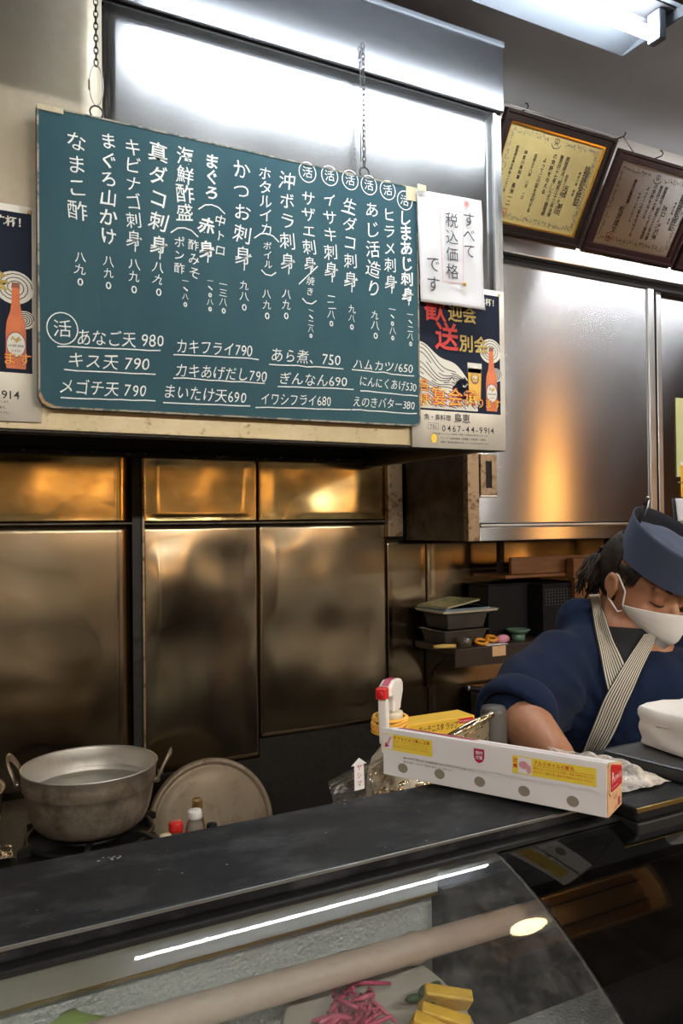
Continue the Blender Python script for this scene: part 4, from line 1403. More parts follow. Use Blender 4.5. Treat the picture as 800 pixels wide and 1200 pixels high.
# ================================================================== STOVE AND POT
ZS = 0.800
st = thing('gas_stove', (0.0, 1.95, 0.0), 'black gas stove under the big pot in front of the steel wall', 'stove')
MB().box(-1.3, 0.500, 1.71, 2.36, 0.06, ZS - 0.012, bevel=0.005).build('stove_body', steel_dark, st)
MB().box(-1.3, 0.505, 1.705, 2.365, ZS - 0.012, ZS, bevel=0.003).build('stove_top', cast, st)
PC = Vector((0.358, 1.985, 0))
m = MB()
for r in (0.145, 0.075):
    m.tube([(PC.x + r * math.cos(a), PC.y + r * math.sin(a), ZS + 0.012) for a in [2 * PI * i / 32 for i in range(32)]], 0.006, 8, closed=True)
m.build('burner_ring', cast, st, smooth=True)
for i in range(6):
    a = PI / 3 * i + 0.25
    u = Vector((math.cos(a), math.sin(a), 0))
    MB().prism([PC + u * 0.05 + Vector((0, 0, ZS + 0.001)), PC + u * 0.175 + Vector((0, 0, ZS + 0.001)), PC + u * 0.175 + Vector((0, 0, ZS + 0.016)), PC + u * 0.15 + Vector((0, 0, ZS + 0.026)), PC + u * 0.05 + Vector((0, 0, ZS + 0.026))], Vector((-u.y, u.x, 0)) * 0.012).build('grate_arm', cast, st)
m = MB()
m.lathe([(0.03, ZS), (0.035, ZS + 0.012), (0.02, ZS + 0.016)], Matrix.Translation(PC), 20)
m.build('burner_head', cast, st)

pot = thing('cooking_pot', (PC.x, PC.y, ZS + 0.026), 'large dented aluminium pot of cloudy water with two loop handles on the stove', 'pot')
T = Matrix.Translation((PC.x, PC.y, ZS + 0.027))
# hammered body, wider rolled collar near the rim
prof = [(0.0, 0.0), (0.085, 0.000), (0.112, 0.006), (0.128, 0.020), (0.137, 0.040), (0.143, 0.062), (0.147, 0.085), (0.1485, 0.098), (0.1515, 0.101), (0.1535, 0.106), (0.1545, 0.125), (0.1560, 0.146), (0.1580, 0.149)]
MB().lathe(prof, T, 72, (False, False)).build('pot_body', alu, pot, smooth=True)
prof = [(0.1585, 0.1485), (0.1590, 0.1505), (0.1575, 0.1518), (0.1555, 0.1505), (0.1535, 0.146), (0.1520, 0.125), (0.1508, 0.106), (0.1490, 0.102), (0.146, 0.098), (0.1445, 0.085), (0.140, 0.062), (0.134, 0.040), (0.0, 0.020)]
MB().lathe(prof, T, 72, (False, False)).build('pot_inside', alu_in, pot, smooth=True)
m = MB()
m.grid(lambda a, b: T @ Vector((0.1465 * b * math.cos(2 * PI * a), 0.1465 * b * math.sin(2 * PI * a), 0.092 + 0.0012 * noise.noise(Vector((b * 5 * math.cos(2 * PI * a), b * 5 * math.sin(2 * PI * a), 0))))), 40, 12)
m.build('water', broth, pot, smooth=True)


def loop_handle(ang, name='loop_handle'):
    u = Vector((math.cos(ang), math.sin(ang), 0))
    v = Vector((-u.y, u.x, 0))
    c = T @ (u * 0.157)
    m = MB()
    pts = []
    for i in range(17):
        s = i / 16
        a = PI * s
        side = -0.030 * math.cos(a)
        out = 0.006 + 0.030 * math.sin(a) ** 0.8
        upz = 0.112 + 0.060 * math.sin(a) ** 0.7
        pts.append(T @ (u * (0.155 + out) + v * side) + Vector((0, 0, upz)))
    # flat strap: oval section
    rings = []
    for i, p in enumerate(pts):
        t = (pts[min(i + 1, 16)] - pts[max(i - 1, 0)]).normalized()
        n1 = u - t * u.dot(t)
        n1 = n1.normalized() if n1.length > 0.05 else Vector((0, 0, 1))
        n2 = t.cross(n1)
        rings.append([p + n1 * 0.0035 * math.cos(q) + n2 * 0.0095 * math.sin(q) for q in [2 * PI * k / 10 for k in range(10)]])
    m.rings(rings)
    h = m.build(name, alu, pot, smooth=True)
    for s in (-1, 1):
        p = T @ (u * 0.160 + v * 0.030 * s) + Vector((0, 0, 0.115))
        q = Matrix.Translation(p) @ u.to_track_quat('Z', 'Y').to_matrix().to_4x4()
        MB().lathe([(0.0075, -0.004), (0.0075, 0.004), (0.0045, 0.008)], q, 12).build('rivet', steel_plain, h)
    return h


rax = math.atan2(rt.y, rt.x)
loop_handle(rax + 0.10)
loop_handle(rax + PI + 0.10)

m = MB()
sp_c = Vector((0.02, 2.17, ZS + 0.001))
m.lathe([(0.0, 0.0), (0.13, 0.0), (0.150, 0.012), (0.156, 0.045), (0.158, 0.098), (0.165, 0.101), (0.165, 0.104), (0.154, 0.103), (0.150, 0.05), (0.0, 0.012)], Matrix.Translation(sp_c), 56, (False, False))
tag(m.build('steel_basin', mat('dark_basin_steel', (0.30, 0.28, 0.25), 0.3, 1.0, bump=[(20, 0.05)], rvar=(8, 0.29, 0.4)), smooth=True), 'dark steel basin behind the pot at the left edge of the photo', 'basin')


def foil_fn(a, b):
    p = Vector((0.02 + 0.262 * a, 1.815 + 0.075 * b, ZS + 0.006))
    p.y += 0.20 * (1 - a) * 0.25
    p.z += 0.006 * abs(noise.noise(Vector((a * 26, b * 8, 1)))) + 0.008 * (b - 0.5) ** 2 * 4
    return p


foil_t = MB().grid(lambda a, b: foil_fn(a, b) + Vector((-0.10, 0.10, 0.0)), 60, 12).build('foil_strip', foil, None, smooth=False, normals=False, solid=0.0008)
tag(foil_t, 'strip of crumpled aluminium foil lining the stove left of the pot', 'foil')

lowt = thing('low_table', (0.86, 2.0, 0.0), 'dark low steel table between the stove and the shelf', 'table')
MB().box(0.52, 1.45, 1.70, 2.37, 0.480, 0.505, bevel=0.003).build('table_top', steel_dark, lowt)
for x in (0.54, 1.42):
    for y in (1.73, 2.33):
        MB().box(x - 0.016, x + 0.016, y - 0.016, y + 0.016, 0.0, 0.480).build('leg', steel_dark, lowt)
# round lid leaning on the steel wall
lr = 0.187
lc = at(243, 975, Y=2.16)
lean = R(14)
ML = Matrix.Translation((0.728, 2.185, 0.508 + lr * math.cos(lean) + 0.002)) @ Matrix.Rotation(R(90) - lean, 4, 'X')
lid = thing('pot_lid', (0.728, 2.2, 0.505), 'large dull round metal lid leaning against the steel wall right of the pot', 'lid')
MB().lathe([(0.0, 0.012), (0.120, 0.010), (0.158, 0.006), (0.163, 0.002), (0.168, 0.002)], ML, 72, (False, False)).build('lid_face', lid_mat, lid, smooth=True)
MB().lathe([(0.168, 0.002), (0.172, 0.007), (0.180, 0.008), (0.185, 0.005), (0.187, -0.002), (0.186, -0.012), (0.183, -0.012), (0.182, -0.002), (0.168, -0.002)], ML, 72, (False, False)).build('lid_rim', lid_mat, lid, smooth=True)
MB().lathe([(0.168, -0.0025), (0.158, -0.002), (0.0, 0.004)], ML, 48, (False, False)).build('lid_back', lid_mat, lid, smooth=True)

shf = thing('seasoning_shelf', (0.60, 1.73, 0.0), 'dark narrow stand for the seasoning bottles beside the stove', 'stand')
MB().box(0.505, 0.80, 1.60, 1.69, 0.735, 0.75, bevel=0.002).build('stand_top', steel_dark, shf)
for x in (0.52, 0.785):
    for y in (1.612, 1.678):
        MB().box(x - 0.008, x + 0.008, y - 0.008, y + 0.008, 0, 0.735).build('leg', steel_dark, shf)


def bottle(u, v, Y, r, label, body_m, cap_m, cap_h, cap_r, group=None, band=None, name='seasoning_bottle', neck=0.0):
    """cap top at photo position (u, v), standing on the seasoning stand"""
    p = at(u, v, Y=Y)
    zt = p.z
    t = thing(name, (p.x, Y, 0.751), label, 'bottle', group)
    Tm = Matrix.Translation((p.x, Y, 0))
    zb = zt - cap_h
    MB().lathe([(r * 0.9, 0.751), (r, 0.756), (r, zb - 0.020 - neck), (r * 0.85, zb - 0.010 - neck), (cap_r * 0.85, zb - 0.003), (cap_r * 0.85, zb)], Tm, 28).build('bottle_body', body_m, t, smooth=True)
    MB().lathe([(cap_r, zb - 0.001), (cap_r * 1.03, zb + cap_h * 0.2), (cap_r, zt - 0.003), (cap_r * 0.9, zt)], Tm, 28).build('cap', cap_m, t, smooth=True)
    if band:
        MB().lathe([(r + 0.0006, zb - 0.055 - neck), (r + 0.0006, zb - 0.022 - neck)], Tm, 28, (False, False)).build('label_band', band, t, smooth=True)
    return t


bottle(206, 963, 1.645, 0.017, 'seasoning bottle with a red cap, left of the white-capped one', clear_dark, red_plastic, 0.018, 0.0150, 'seasoning bottles before the lid')
bottle(228, 949, 1.635, 0.019, 'seasoning bottle with a white cap and red label in front of the lid', clear_dark, white_plastic, 0.017, 0.0150, 'seasoning bottles before the lid', red_plastic)
bottle(231, 936, 1.672, 0.0165, 'taller brown spice shaker standing behind the white-capped bottle', brown_glass, brown_glass, 0.026, 0.0110, 'seasoning bottles before the lid', neck=0.01)
bottle(194, 978, 1.625, 0.015, 'small seasoning bottle with a cream cap, leftmost before the lid', clear_dark, cream_plastic, 0.014, 0.0120, 'seasoning bottles before the lid')
bottle(248, 965, 1.655, 0.013, 'small dark bottle with a black cap right of the white-capped bottle', clear_dark, black, 0.016, 0.0115, 'seasoning bottles before the lid')

# ================================================================== CORNER SHELF RIGHT OF THE STEEL WALL
sh = thing('corner_shelf', (1.85, 2.25, 1.0), 'dark bracket shelf under the cabinet holding tubs and small tools', 'shelf')
SZ = 1.128
MB().box(1.555, 2.50, 2.150, YW - 0.012, SZ - 0.022, SZ, bevel=0.003).build('shelf_board', wood_dark, sh)
MB().box(1.555, 2.50, 2.146, 2.152, SZ - 0.062, SZ - 0.0005, bevel=0.002).build('front_apron', wood_dark, sh)
for x in (1.60, 2.42):
    m = MB()
    pts = [(x, 2.165, SZ - 0.022), (x, YW - 0.012, SZ - 0.022), (x, YW - 0.012, SZ - 0.17)]
    for i in range(9):
        a = R(90 * i / 8)
        pts.append((x, YW - 0.03 - 0.190 * (1 - math.cos(a)), SZ - 0.16 + 0.12 * math.sin(a)))
    m.prism(pts, (0.012, 0, 0))
    m.build('bracket', wood_dark, sh)
m = MB()
a_ = at(583, 776, Y=2.145)
m.box(a_.x - 0.022, a_.x + 0.035, 2.1445, 2.1458, SZ - 0.036, SZ - 0.002)
m.build('price_label', card_tan, sh)


def tub(x0, x1, y0, y1, z0, h, label, m_=tub_mat):
    t = thing('storage_tub', ((x0 + x1) / 2, (y0 + y1) / 2, z0), label, 'tub', 'stacked smoky tubs on the corner shelf')
    ins = 0.012
    m = MB()
    m.rings([[(x0 + ins, y0 + ins, z0), (x1 - ins, y0 + ins, z0), (x1 - ins, y1 - ins, z0), (x0 + ins, y1 - ins, z0)],
             [(x0, y0, z0 + h), (x1, y0, z0 + h), (x1, y1, z0 + h), (x0, y1, z0 + h)]], smooth=False)
    m.build('tub_body', m_, t, bevel=0.006)
    MB().box(x0 - 0.004, x1 + 0.004, y0 - 0.004, y1 + 0.004, z0 + h - 0.006, z0 + h, bevel=0.002).build('tub_rim', m_, t)
    return t


tx0, tx1 = at(524, 725, Y=2.20).x, at(572, 725, Y=2.20).x
tub(tx0 - 0.008, tx1 + 0.000, 2.205, 2.355, SZ + 0.0005, 0.052, 'lower smoky plastic tub of the stack on the corner shelf')
tub(tx0 + 0.002, tx1 + 0.004, 2.205, 2.355, SZ + 0.0535, 0.058, 'upper smoky plastic tub of the stack on the corner shelf')
z_ = SZ + 0.112
for (dx0, dx1, h, m_, label, nm, cat) in ((-0.022, 0.034, 0.009, tray_cream, 'wide cream tray lying on top of the stacked tubs', 'flat_tray', 'tray'), (-0.014, -0.004, 0.007, tray_blue, 'pale blue tray between the cream tray and the booklet', 'flat_tray', 'tray')):
    m = MB()
    m.box(tx0 + dx0, tx1 + dx1, 2.190, 2.36, z_ + 0.0005, z_ + h, bevel=0.002)
    m.box(tx0 + dx0 - 0.003, tx1 + dx1 + 0.003, 2.187, 2.363, z_ + h - 0.003, z_ + h, bevel=0.001)
    tag(m.build(nm, m_), label, cat, 'trays on the stacked tubs')
    z_ += h
bk = thing('booklet', (tx0 + 0.06, 2.27, z_), 'olive booklet with a pale edge lying topmost on the tray stack', 'booklet')
Mz = Matrix.Translation((tx0 + 0.055, 2.27, z_ + 0.001)) @ Matrix.Rotation(R(-7), 4, 'Y') @ Matrix.Rotation(R(8), 4, 'Z')
MB().box(-0.075, 0.078, -0.075, 0.075, 0.0095, 0.0125, M=Mz).build('pages', tray_cream, bk)
MB().box(-0.075, 0.080, -0.077, 0.077, 0.0126, 0.016, M=Mz, bevel=0.001).build('cover', mag_mat, bk)

m = MB()
pp = at(541, 751, Y=2.165)
m.lathe([(0.020, SZ + 0.0005), (0.024, SZ + 0.002), (0.027, SZ + 0.032), (0.0255, SZ + 0.032), (0.023, SZ + 0.004)], Matrix.Translation((pp.x + 0.02, 2.18, 0)), 28, (True, False))
tag(m.build('clear_cup', clear_tub, smooth=True), 'small clear plastic cup at the front of the corner shelf', 'cup')
p0, p1 = at(508, 746, Y=2.185), at(537, 752, Y=2.165)
m = MB()
m.tube([Vector((p0.x, 2.185, SZ + 0.0085)), Vector((p0.x + 0.03, 2.18, SZ + 0.009)), Vector((p1.x - 0.01, 2.168, SZ + 0.008))], [0.006, 0.0075, 0.0065], 10)
tag(m.build('paring_knife', mat('yellow_wood_handle', (0.58, 0.38, 0.10), 0.5, bump=[(30, 0.1)]), smooth=True), 'yellow wooden knife lying at the left end of the corner shelf', 'knife')
# orange scissors
scs = thing('scissors', (1.77, 2.18, SZ), 'scissors with orange plastic handles lying on the corner shelf', 'scissors')
pc = at(572, 750, Y=2.17)
for s, r_ in ((-1, 0.022), (1, 0.019)):
    m = MB()
    m.tube([(pc.x + s * 0.022 + r_ * math.cos(a), 2.180 + 0.016 * math.sin(a), SZ + 0.016 + 0.004 * s + 0.006 * math.sin(a)) for a in [2 * PI * i / 20 for i in range(20)]], 0.0055, 8, closed=True)
    m.build('handle_loop', orange_plastic, scs, smooth=True)
MB().box(pc.x - 0.05, pc.x - 0.045 + 0.09, 2.200, 2.212, SZ + 0.012, SZ + 0.015).build('blade', steel_plain, scs)
m = MB()
pq = at(591, 756, Y=2.165)
m.ellipsoid((pq.x, 2.175, SZ + 0.0155), 0.028, 0.018, 0.0145, n=20)
tag(m.build('pink_sponge', pink_sponge, smooth=True), 'pink oval sponge beside the orange scissors on the corner shelf', 'sponge')
m = MB()
pg = at(588, 742, Y=2.26)
m.lathe([(0.0, 0.0), (0.030, 0.0), (0.042, 0.012), (0.043, 0.014), (0.040, 0.015), (0.030, 0.004), (0.0, 0.003)], Matrix.Translation((pg.x + 0.028, 2.205, SZ + 0.024)), 32, (False, False))
m.lathe([(0.024, 0.0), (0.024, -0.023)], Matrix.Translation((pg.x + 0.028, 2.205, SZ + 0.024)), 24)
tag(m.build('green_dish', green_dish, smooth=True), 'pale green footed dish behind the pink sponge', 'dish')
m = MB()
m.box(pc.x - 0.02, pc.x + 0.07, 2.1505, 2.20, SZ + 0.0004, SZ + 0.0012)
tag(m.build('paper_slip', card_white), 'white paper slip under the scissors on the shelf', 'paper')

# black perforated crate, dark box and wooden rack behind the cook
ck = thing('black_crate', (2.05, 2.28, SZ), 'black perforated plastic crate standing on the right of the corner shelf', 'crate')
cx0, cx1 = at(636, 690, Y=2.19).x, at(669, 690, Y=2.19).x
zt_ = at(650, 684, Y=2.19).z
MB().box(cx0, cx1 + 0.05, 2.19, 2.37, SZ + 0.0005, zt_, bevel=0.004).build('crate_body', black, ck)
m = MB()
for i in range(9):
    for j in range(6):
        xx = cx0 + 0.014 + (cx1 - cx0 - 0.02) * i / 8
        zz = zt_ - 0.022 - 0.0105 * j
        m.box(xx - 0.0026, xx + 0.0026, 2.1885, 2.1902, zz - 0.0026, zz + 0.0026)
m.build('perforations', mat('dull_hole_grey', (0.06, 0.06, 0.062), 0.6, bump=[(60, 0.02)]), ck)
MB().box(cx0 - 0.004, cx1 + 0.054, 2.186, 2.374, zt_ - 0.008, zt_ + 0.001, bevel=0.002).build('crate_rim', black, ck)
bb_ = thing('dark_box', (1.85, 2.3, SZ), 'large black box in the dark behind the tubs on the corner shelf', 'box')
MB().box(tx1 + 0.045, cx0 - 0.012, 2.255, 2.375, SZ + 0.0005, zt_ - 0.002, bevel=0.006).build('box_body', black, bb_)
MB().box(tx1 + 0.040, cx0 - 0.007, 2.250, 2.380, zt_ - 0.0015, zt_ + 0.004, bevel=0.002).build('box_lid', black, bb_)
rk = thing('wooden_rack', (2.1, 2.3, 1.35), 'brown wooden rack hanging under the steel cabinet', 'rack')
rz0, rz1 = at(640, 676, Y=2.20).z, at(640, 656, Y=2.20).z
rx0, rx1 = at(592, 668, Y=2.2).x, at(700, 668, Y=2.2).x
MB().box(rx0, rx1 + 0.2, 2.200, 2.385, rz0, rz0 + 0.012, bevel=0.002).build('rack_board', wood_box, rk)
MB().box(rx0 + 0.04, rx1 + 0.2, 2.215, 2.230, rz0 + 0.013, rz1 + 0.012, bevel=0.002).build('rack_back_slat', wood_box, rk)
wx0 = at(672, 668, Y=2.16).x
MB().box(wx0, wx0 + 0.26, 2.16, 2.198, rz0 - 0.008, rz1 + 0.004, bevel=0.003).build('rack_front', wood_box, rk)
MB().box(wx0 + 0.01, wx0 + 0.25, 2.165, 2.185, rz0 - 0.10, rz0 - 0.0085, bevel=0.003).build('rack_post', wood_box, rk)
MB().lathe([(0.004, 0), (0.004, 0.006)], Matrix.Translation((wx0 + 0.035, 2.16, (rz0 + rz1) / 2)) @ Matrix.Rotation(R(90), 4, 'X'), 10).build('peg', cast, rk)
for x in (rx0 + 0.05, rx1 + 0.15):
    MB().box(x, x + 0.02, 2.29, 2.31, rz0 + 0.012, 1.4870).build('hanger', wood_dark, rk)

# black handled frying pan half hidden behind the cook
k0, k1 = at(545, 806, Y=2.10), at(590, 812, Y=2.06)
CT = k0.z - 0.062
fp_ = thing('frying_pan', (1.95, 2.04, CT), 'frying pan whose black handle sticks out left of the cook under the shelf', 'frying pan')
pc_ = Vector((k0.x + 0.37, 2.03, CT + 0.001))
m = MB(); m.tube([k0, k0.lerp(k1, 0.3), k0.lerp(k1, 0.9), k0.lerp(k1, 1.4)], [0.006, 0.009, 0.009, 0.007], 10); m.build('handle', black, fp_, smooth=True)
m = MB(); m.tube([k0.lerp(k1, 0.05), k0.lerp(k1, 0.10)], [0.0088, 0.0092], 10); m.build('handle_ring', steel_plain, fp_)
m = MB(); m.tube([k0.lerp(k1, 1.38), k0.lerp(k1, 1.7), pc_ + Vector((-0.125, 0.01, 0.036))], [0.005, 0.005, 0.006], 8); m.build('handle_shank', steel_plain, fp_)
MB().lathe([(0.0, 0.0), (0.10, 0.0), (0.132, 0.045), (0.134, 0.045), (0.102, 0.003), (0.0, 0.003)], Matrix.Translation(pc_), 40, (False, False)).build('pan_body', cast, fp_, smooth=True)
mg = thing('base_cabinet', (2.1, 2.1, 0.0), 'dark steel base cabinet behind the cook that carries the frying pan', 'cabinet')
MB().box(1.775, 2.6, 1.94, 2.36, 0.03, CT - 0.02, bevel=0.004).build('cabinet_body', steel_dark, mg)
MB().box(1.77, 2.6, 1.88, 2.37, CT - 0.019, CT, bevel=0.003).build('cabinet_top', steel_dark, mg)
# grey pale jug behind the box, next to the sleeve

# ================================================================== THINGS ON AND BEHIND THE COUNTER TOP
wk = thing('work_shelf', (0.70, 0.86, 0.0), 'low pale work shelf behind the counter top, lengthened to reflect in the steel wall', 'shelf')
WZ = 1.085
MB().box(-0.9, 0.95, 0.745, 0.985, WZ - 0.02, WZ, bevel=0.002).build('shelf_board', pale_bench_face, wk)
for x in (-0.88, 0.93):
    for y in (0.76, 0.97):
        MB().box(x - 0.014, x + 0.014, y - 0.014, y + 0.014, 0, WZ - 0.02).build('leg', steel_dark, wk)

# ---- long foil box lying across the counter
FA, FB = at(449, 907, Z=1.2635), at(711, 959, Z=1.2635)
fx_ = (FB - FA); FL = fx_.length; fx_ = fx_.normalized()
fy_ = Vector((-fx_.y, fx_.x, 0))          # away from the viewer
fb = thing('foil_box', (FA + FB) / 2, 'long white aluminium foil box with yellow stickers lying across the counter top', 'box')
BW, BH, LIDH = 0.047, 0.0525, 0.029
BK = BH - 0.0105      # the pressed-down lid slopes towards the back


def FP(x, y, z):
    return FA + fx_ * x + fy_ * y + Vector((0, 0, z))


m = MB()
m.prism([FP(0, 0, 0), FP(0, BW, 0), FP(0, BW, BK - 0.0012), FP(0, 0, BH - 0.0012)], fx_ * FL)
m.build('box_body', card_white, fb, bevel=0.0008)
# lid: top, front flap with a saw-toothed lower edge
m = MB()
m.prism([FP(-0.0012, -0.0012, BH - 0.001), FP(FL + 0.0006, -0.0012, BH - 0.001), FP(FL + 0.0006, BW + 0.0004, BK - 0.001), FP(-0.0012, BW + 0.0004, BK - 0.001)], (0, 0, 0.0012))
edge = [(FL + 0.0004, BH - 0.001), (-0.0010, BH - 0.001), (-0.0010, LIDH - 0.004), (0.003, LIDH - 0.006)]
n = 10
for i in range(n):
    x = 0.005 + (FL - 0.010) * i / n
    dx = (FL - 0.010) / n
    edge += [(x + dx * 0.30, LIDH - 0.0052), (x + dx * 0.36, LIDH - 0.0040), (x + dx * 0.62, LIDH - 0.0040), (x + dx * 0.68, LIDH - 0.0052)]
edge += [(FL - 0.004, LIDH - 0.006), (FL + 0.0004, LIDH - 0.003)]
m.prism([FP(x, -0.0014, z) for x, z in edge], fy_ * 0.0012)
m.build('box_lid', card_white, fb)
m = MB()
m.prism([FP(FL + 0.0003, 0.0002, 0.0004), FP(FL + 0.0003, BW, 0.0004), FP(FL + 0.0003, BW, BK - 0.002), FP(FL + 0.0003, 0.0002, BH - 0.002)], fx_ * 0.0009)
m.build('end_panel', card_tan, fb)
# end tongue with the red label
m = MB()
yy0, yy1, zz0, zz1, rr_ = 0.003, BW - 0.001, 0.0195, BH + 0.0004, 0.005
pts = [(yy0, zz1), (yy1, zz1 - 0.0098)]
for i in range(6):
    a = -R(90 * i / 5); pts.append((yy1 - rr_ + rr_ * math.cos(a), zz0 + rr_ + rr_ * math.sin(a)))
for i in range(6):
    a = -R(90 + 90 * i / 5); pts.append((yy0 + rr_ + rr_ * math.cos(a), zz0 + rr_ + rr_ * math.sin(a)))
m.prism([FP(FL + 0.0014, y, z) for y, z in pts], fx_ * 0.0010)
m.build('end_tongue', card_tan, fb)
k = Ink(FP(FL + 0.0026, 0, 0), fy_, (0, 0, 1))
k.lift = 0.0002
red = []
for (cx, cz, a0) in ((BW - 0.0075, BH - 0.0150, 0), (0.0095, BH - 0.0070, 90), (0.0095, 0.0270, 180), (BW - 0.0075, 0.0270, 270)):
    for i in range(5):
        a = R(a0 + 22.5 * i); red.append((cx + 0.004 * math.cos(a), cz + 0.004 * math.sin(a)))
k.poly(red, 0)
k.lift = 0.0004
k.char('0', 0.0115, BH - 0.0135, 0.0078, 1, 0.03)
k.text('アルミホイル', 0.0075, 0.0335, 0.0068, 1, 0.02, fit=0.033)
k.text('ALUMINIUM FOIL', 0.0085, 0.0265, 0.0022, 1, 0.0, fit=0.020)
k.text('2019', 0.008, BH - 0.0055, 0.0018, 1, 0.0, fit=0.006) if False else None
k.lift = -0.0010
k.text('PUSH', 0.018, 0.0140, 0.0042, 2, 0.02, fit=0.012)
k.text('ここを押して', 0.013, 0.0170, 0.0026, 2, 0.0, fit=0.022)
k.text('25cm×', 0.019, 0.0045, 0.0044, 2, 0.0, fit=0.012)
k.text('8', 0.0335, 0.0075, 0.0125, 2, 0.02)
k.text('m', 0.0405, 0.0045, 0.0045, 2, 0.0)
k.build('end_print', [label_red, card_white, maroon], fb)
# front print
k = Ink(FP(0, -0.0014, 0), fx_, (0, 0, 1))
fm_ = [card_white, sticker_yellow, label_red, card_grey, ink_black, maroon, pink_print]


def fxy(u, v):
    """photo position -> box front coordinates"""
    d = (rt * ((u - 400) / F_PX) - up * ((v - 600) / F_PX) + fw)
    nrm = fy_
    t = (FA - EYE).dot(nrm) / d.dot(nrm)
    p = EYE + d * t - FA
    return p.dot(fx_), p.z


k.lift = 0.0003
ax0, az = fxy(449, 869); ax1, az1 = fxy(507, 872)
k.rect(ax0, ax1, LIDH + 0.0005, BH - 0.0050, 1)
bx0, _ = fxy(601, 890); bx1, _ = fxy(699, 905)
k.rect(bx0, bx1, LIDH - 0.0005, BH - 0.0060, 1)
sx0, sz0 = fxy(562, 882)
k.lift = 0.0005
k.rect(ax0 + 0.0008, ax0 + 0.0135, LIDH + 0.0013, BH - 0.0058, 0)
k.rect(bx0 + 0.006, bx0 + 0.0205, LIDH + 0.0005, BH - 0.0070, 0)
shield = [(-0.006, 0.007), (0.006, 0.007), (0.006, -0.002), (0.004, -0.006), (0.0, -0.008), (-0.004, -0.006), (-0.006, -0.002)]
k.poly([(sx0 + a, LIDH + 0.011 + b) for a, b in shield[::-1]], 5)
k.lift = 0.0007
k.poly([(ax0 + 0.003, LIDH + 0.003), (ax0 + 0.0085, LIDH + 0.004), (ax0 + 0.0075, LIDH + 0.0085), (ax0 + 0.004, LIDH + 0.008)], 5)
k.line([(ax0 + 0.006, LIDH + 0.006), (ax0 + 0.0115, BH - 0.008)], 0.0028, 6)
k.disc(bx0 + 0.012, LIDH + 0.009, 0.0050, 0.0040, 6)
k.disc(bx0 + 0.0175, LIDH + 0.0055, 0.0026, 0.0045, 6)
k.text('落下などの衝撃に注意', ax0 + 0.0145, BH - 0.0088, 0.0038, 4 if False else 2, 0.015, fit=ax1 - ax0 - 0.017)
k.text('破損するおそれがありますので', ax0 + 0.0145, BH - 0.0125, 0.0020, 2, 0.0, fit=ax1 - ax0 - 0.020)
k.text('落としたりぶつけたりしないでください。', ax0 + 0.0145, BH - 0.0155, 0.0020, 2, 0.0, fit=ax1 - ax0 - 0.017)
k.text('強い衝撃を与えるとケガをすることがあります。', ax0 + 0.0145, BH - 0.0182, 0.0020, 2, 0.0, fit=ax1 - ax0 - 0.017)
k.char('注', bx0 + 0.003, BH - 0.0105, 0.0050, 2, 0.02)
k.char('意', bx0 + 0.003, BH - 0.0165, 0.0050, 2, 0.02)
k.text('アルミホイルの酸化', bx0 + 0.0225, BH - 0.0100, 0.0045, 2, 0.015, fit=0.042)
k.line([(bx0 + 0.0225, BH - 0.0130), (bx1 - 0.002, BH - 0.0130)], 0.0003, 2)
k.text('酸性によりアルミホイルが溶け、食品に変色することが', bx0 + 0.0225, BH - 0.0155, 0.0028, 2, 0.0, fit=bx1 - bx0 - 0.0245)
k.text('あります。塩気の多い食材での保存はおさけください。', bx0 + 0.0225, BH - 0.0192, 0.0028, 2, 0.0, fit=bx1 - bx0 - 0.0245)
k.text('開閉', sx0 - 0.0042, LIDH + 0.0138, 0.0040, 0, 0.02, fit=0.0084)
k.text('位置', sx0 - 0.0042, LIDH + 0.0090, 0.0040, 0, 0.02, fit=0.0084)
k.lift = -0.0010
for (u, v) in ((472, 900), (515, 907), (562, 916), (614, 927), (671, 939)):
    ox, oz = fxy(u, v)
    k.disc(ox, oz, 0.0062, 0.0053, 3)
tx_, tz_ = fxy(473, 888)
ex_, ez_ = fxy(566, 904)
k.text('●切り取り刃に触れると、手や指等を傷つけることがありますのでご注意ください。', tx_, tz_, 0.0026, 4, 0.0, fit=0.088)
k.text('●刃先を使用していますので、切目が手に触れないようご注意ください。', tx_, tz_ - 0.0042, 0.0026, 4, 0.0, fit=0.062)
k.build('front_print', fm_, fb)
k = Ink(FP(0, 0, BH + 0.0004), fx_, (FP(0, BW, BK) - FP(0, 0, BH)))
k.lift = 0.0002
k.rect(0.12, FL - 0.004, 0.012, 0.0145, 0)
k.rect(0.06, FL - 0.03, 0.018, 0.020, 0)
k.rect(0.004, 0.10, 0.026, 0.043, 0)
k.build('top_print', [maroon], fb)

# ---- yellow cling wrap box behind the spray bottle
wp = thing('wrap_box', (0.80, 0.93, WZ), 'yellow cling film box lying on the work shelf behind the spray bottle', 'box')
YWp = 0.955
w0, w1 = at(466, 852, Y=YWp), at(556, 838, Y=YWp)
wz0, wz1 = w1.z - 0.040, w1.z
WX0, WX1 = w0.x - 0.004, w1.x
MB().box(WX0, WX1, YWp, YWp + 0.042, wz0, wz1, bevel=0.001).build('box_body', wrap_yellow, wp)
k = Ink((0, YWp, 0), (1, 0, 0), (0, 0, 1))
a0, b0_ = at(490, 852, Y=YWp), at(536, 846, Y=YWp)
k.lift = 0.0004
r0, r1 = at(537, 840, Y=YWp).x, at(555, 840, Y=YWp).x
k.rect(r0, r1 - 0.001, wz1 - 0.009, wz1 - 0.002, 1)
k.lift = 0.0007
k.text('キッチニスタ ラップ', a0.x, wz1 - 0.0095, 0.0115, 0, 0.015, fit=b0_.x - a0.x)
k.text('30cm', WX0 + 0.006, wz1 - 0.0105, 0.0095, 0, 0.01, fit=a0.x - WX0 - 0.009)
k.text('Kitchenista', r0 + 0.001, wz1 - 0.0055, 0.0042, 2, 0.0, fit=r1 - r0 - 0.003)
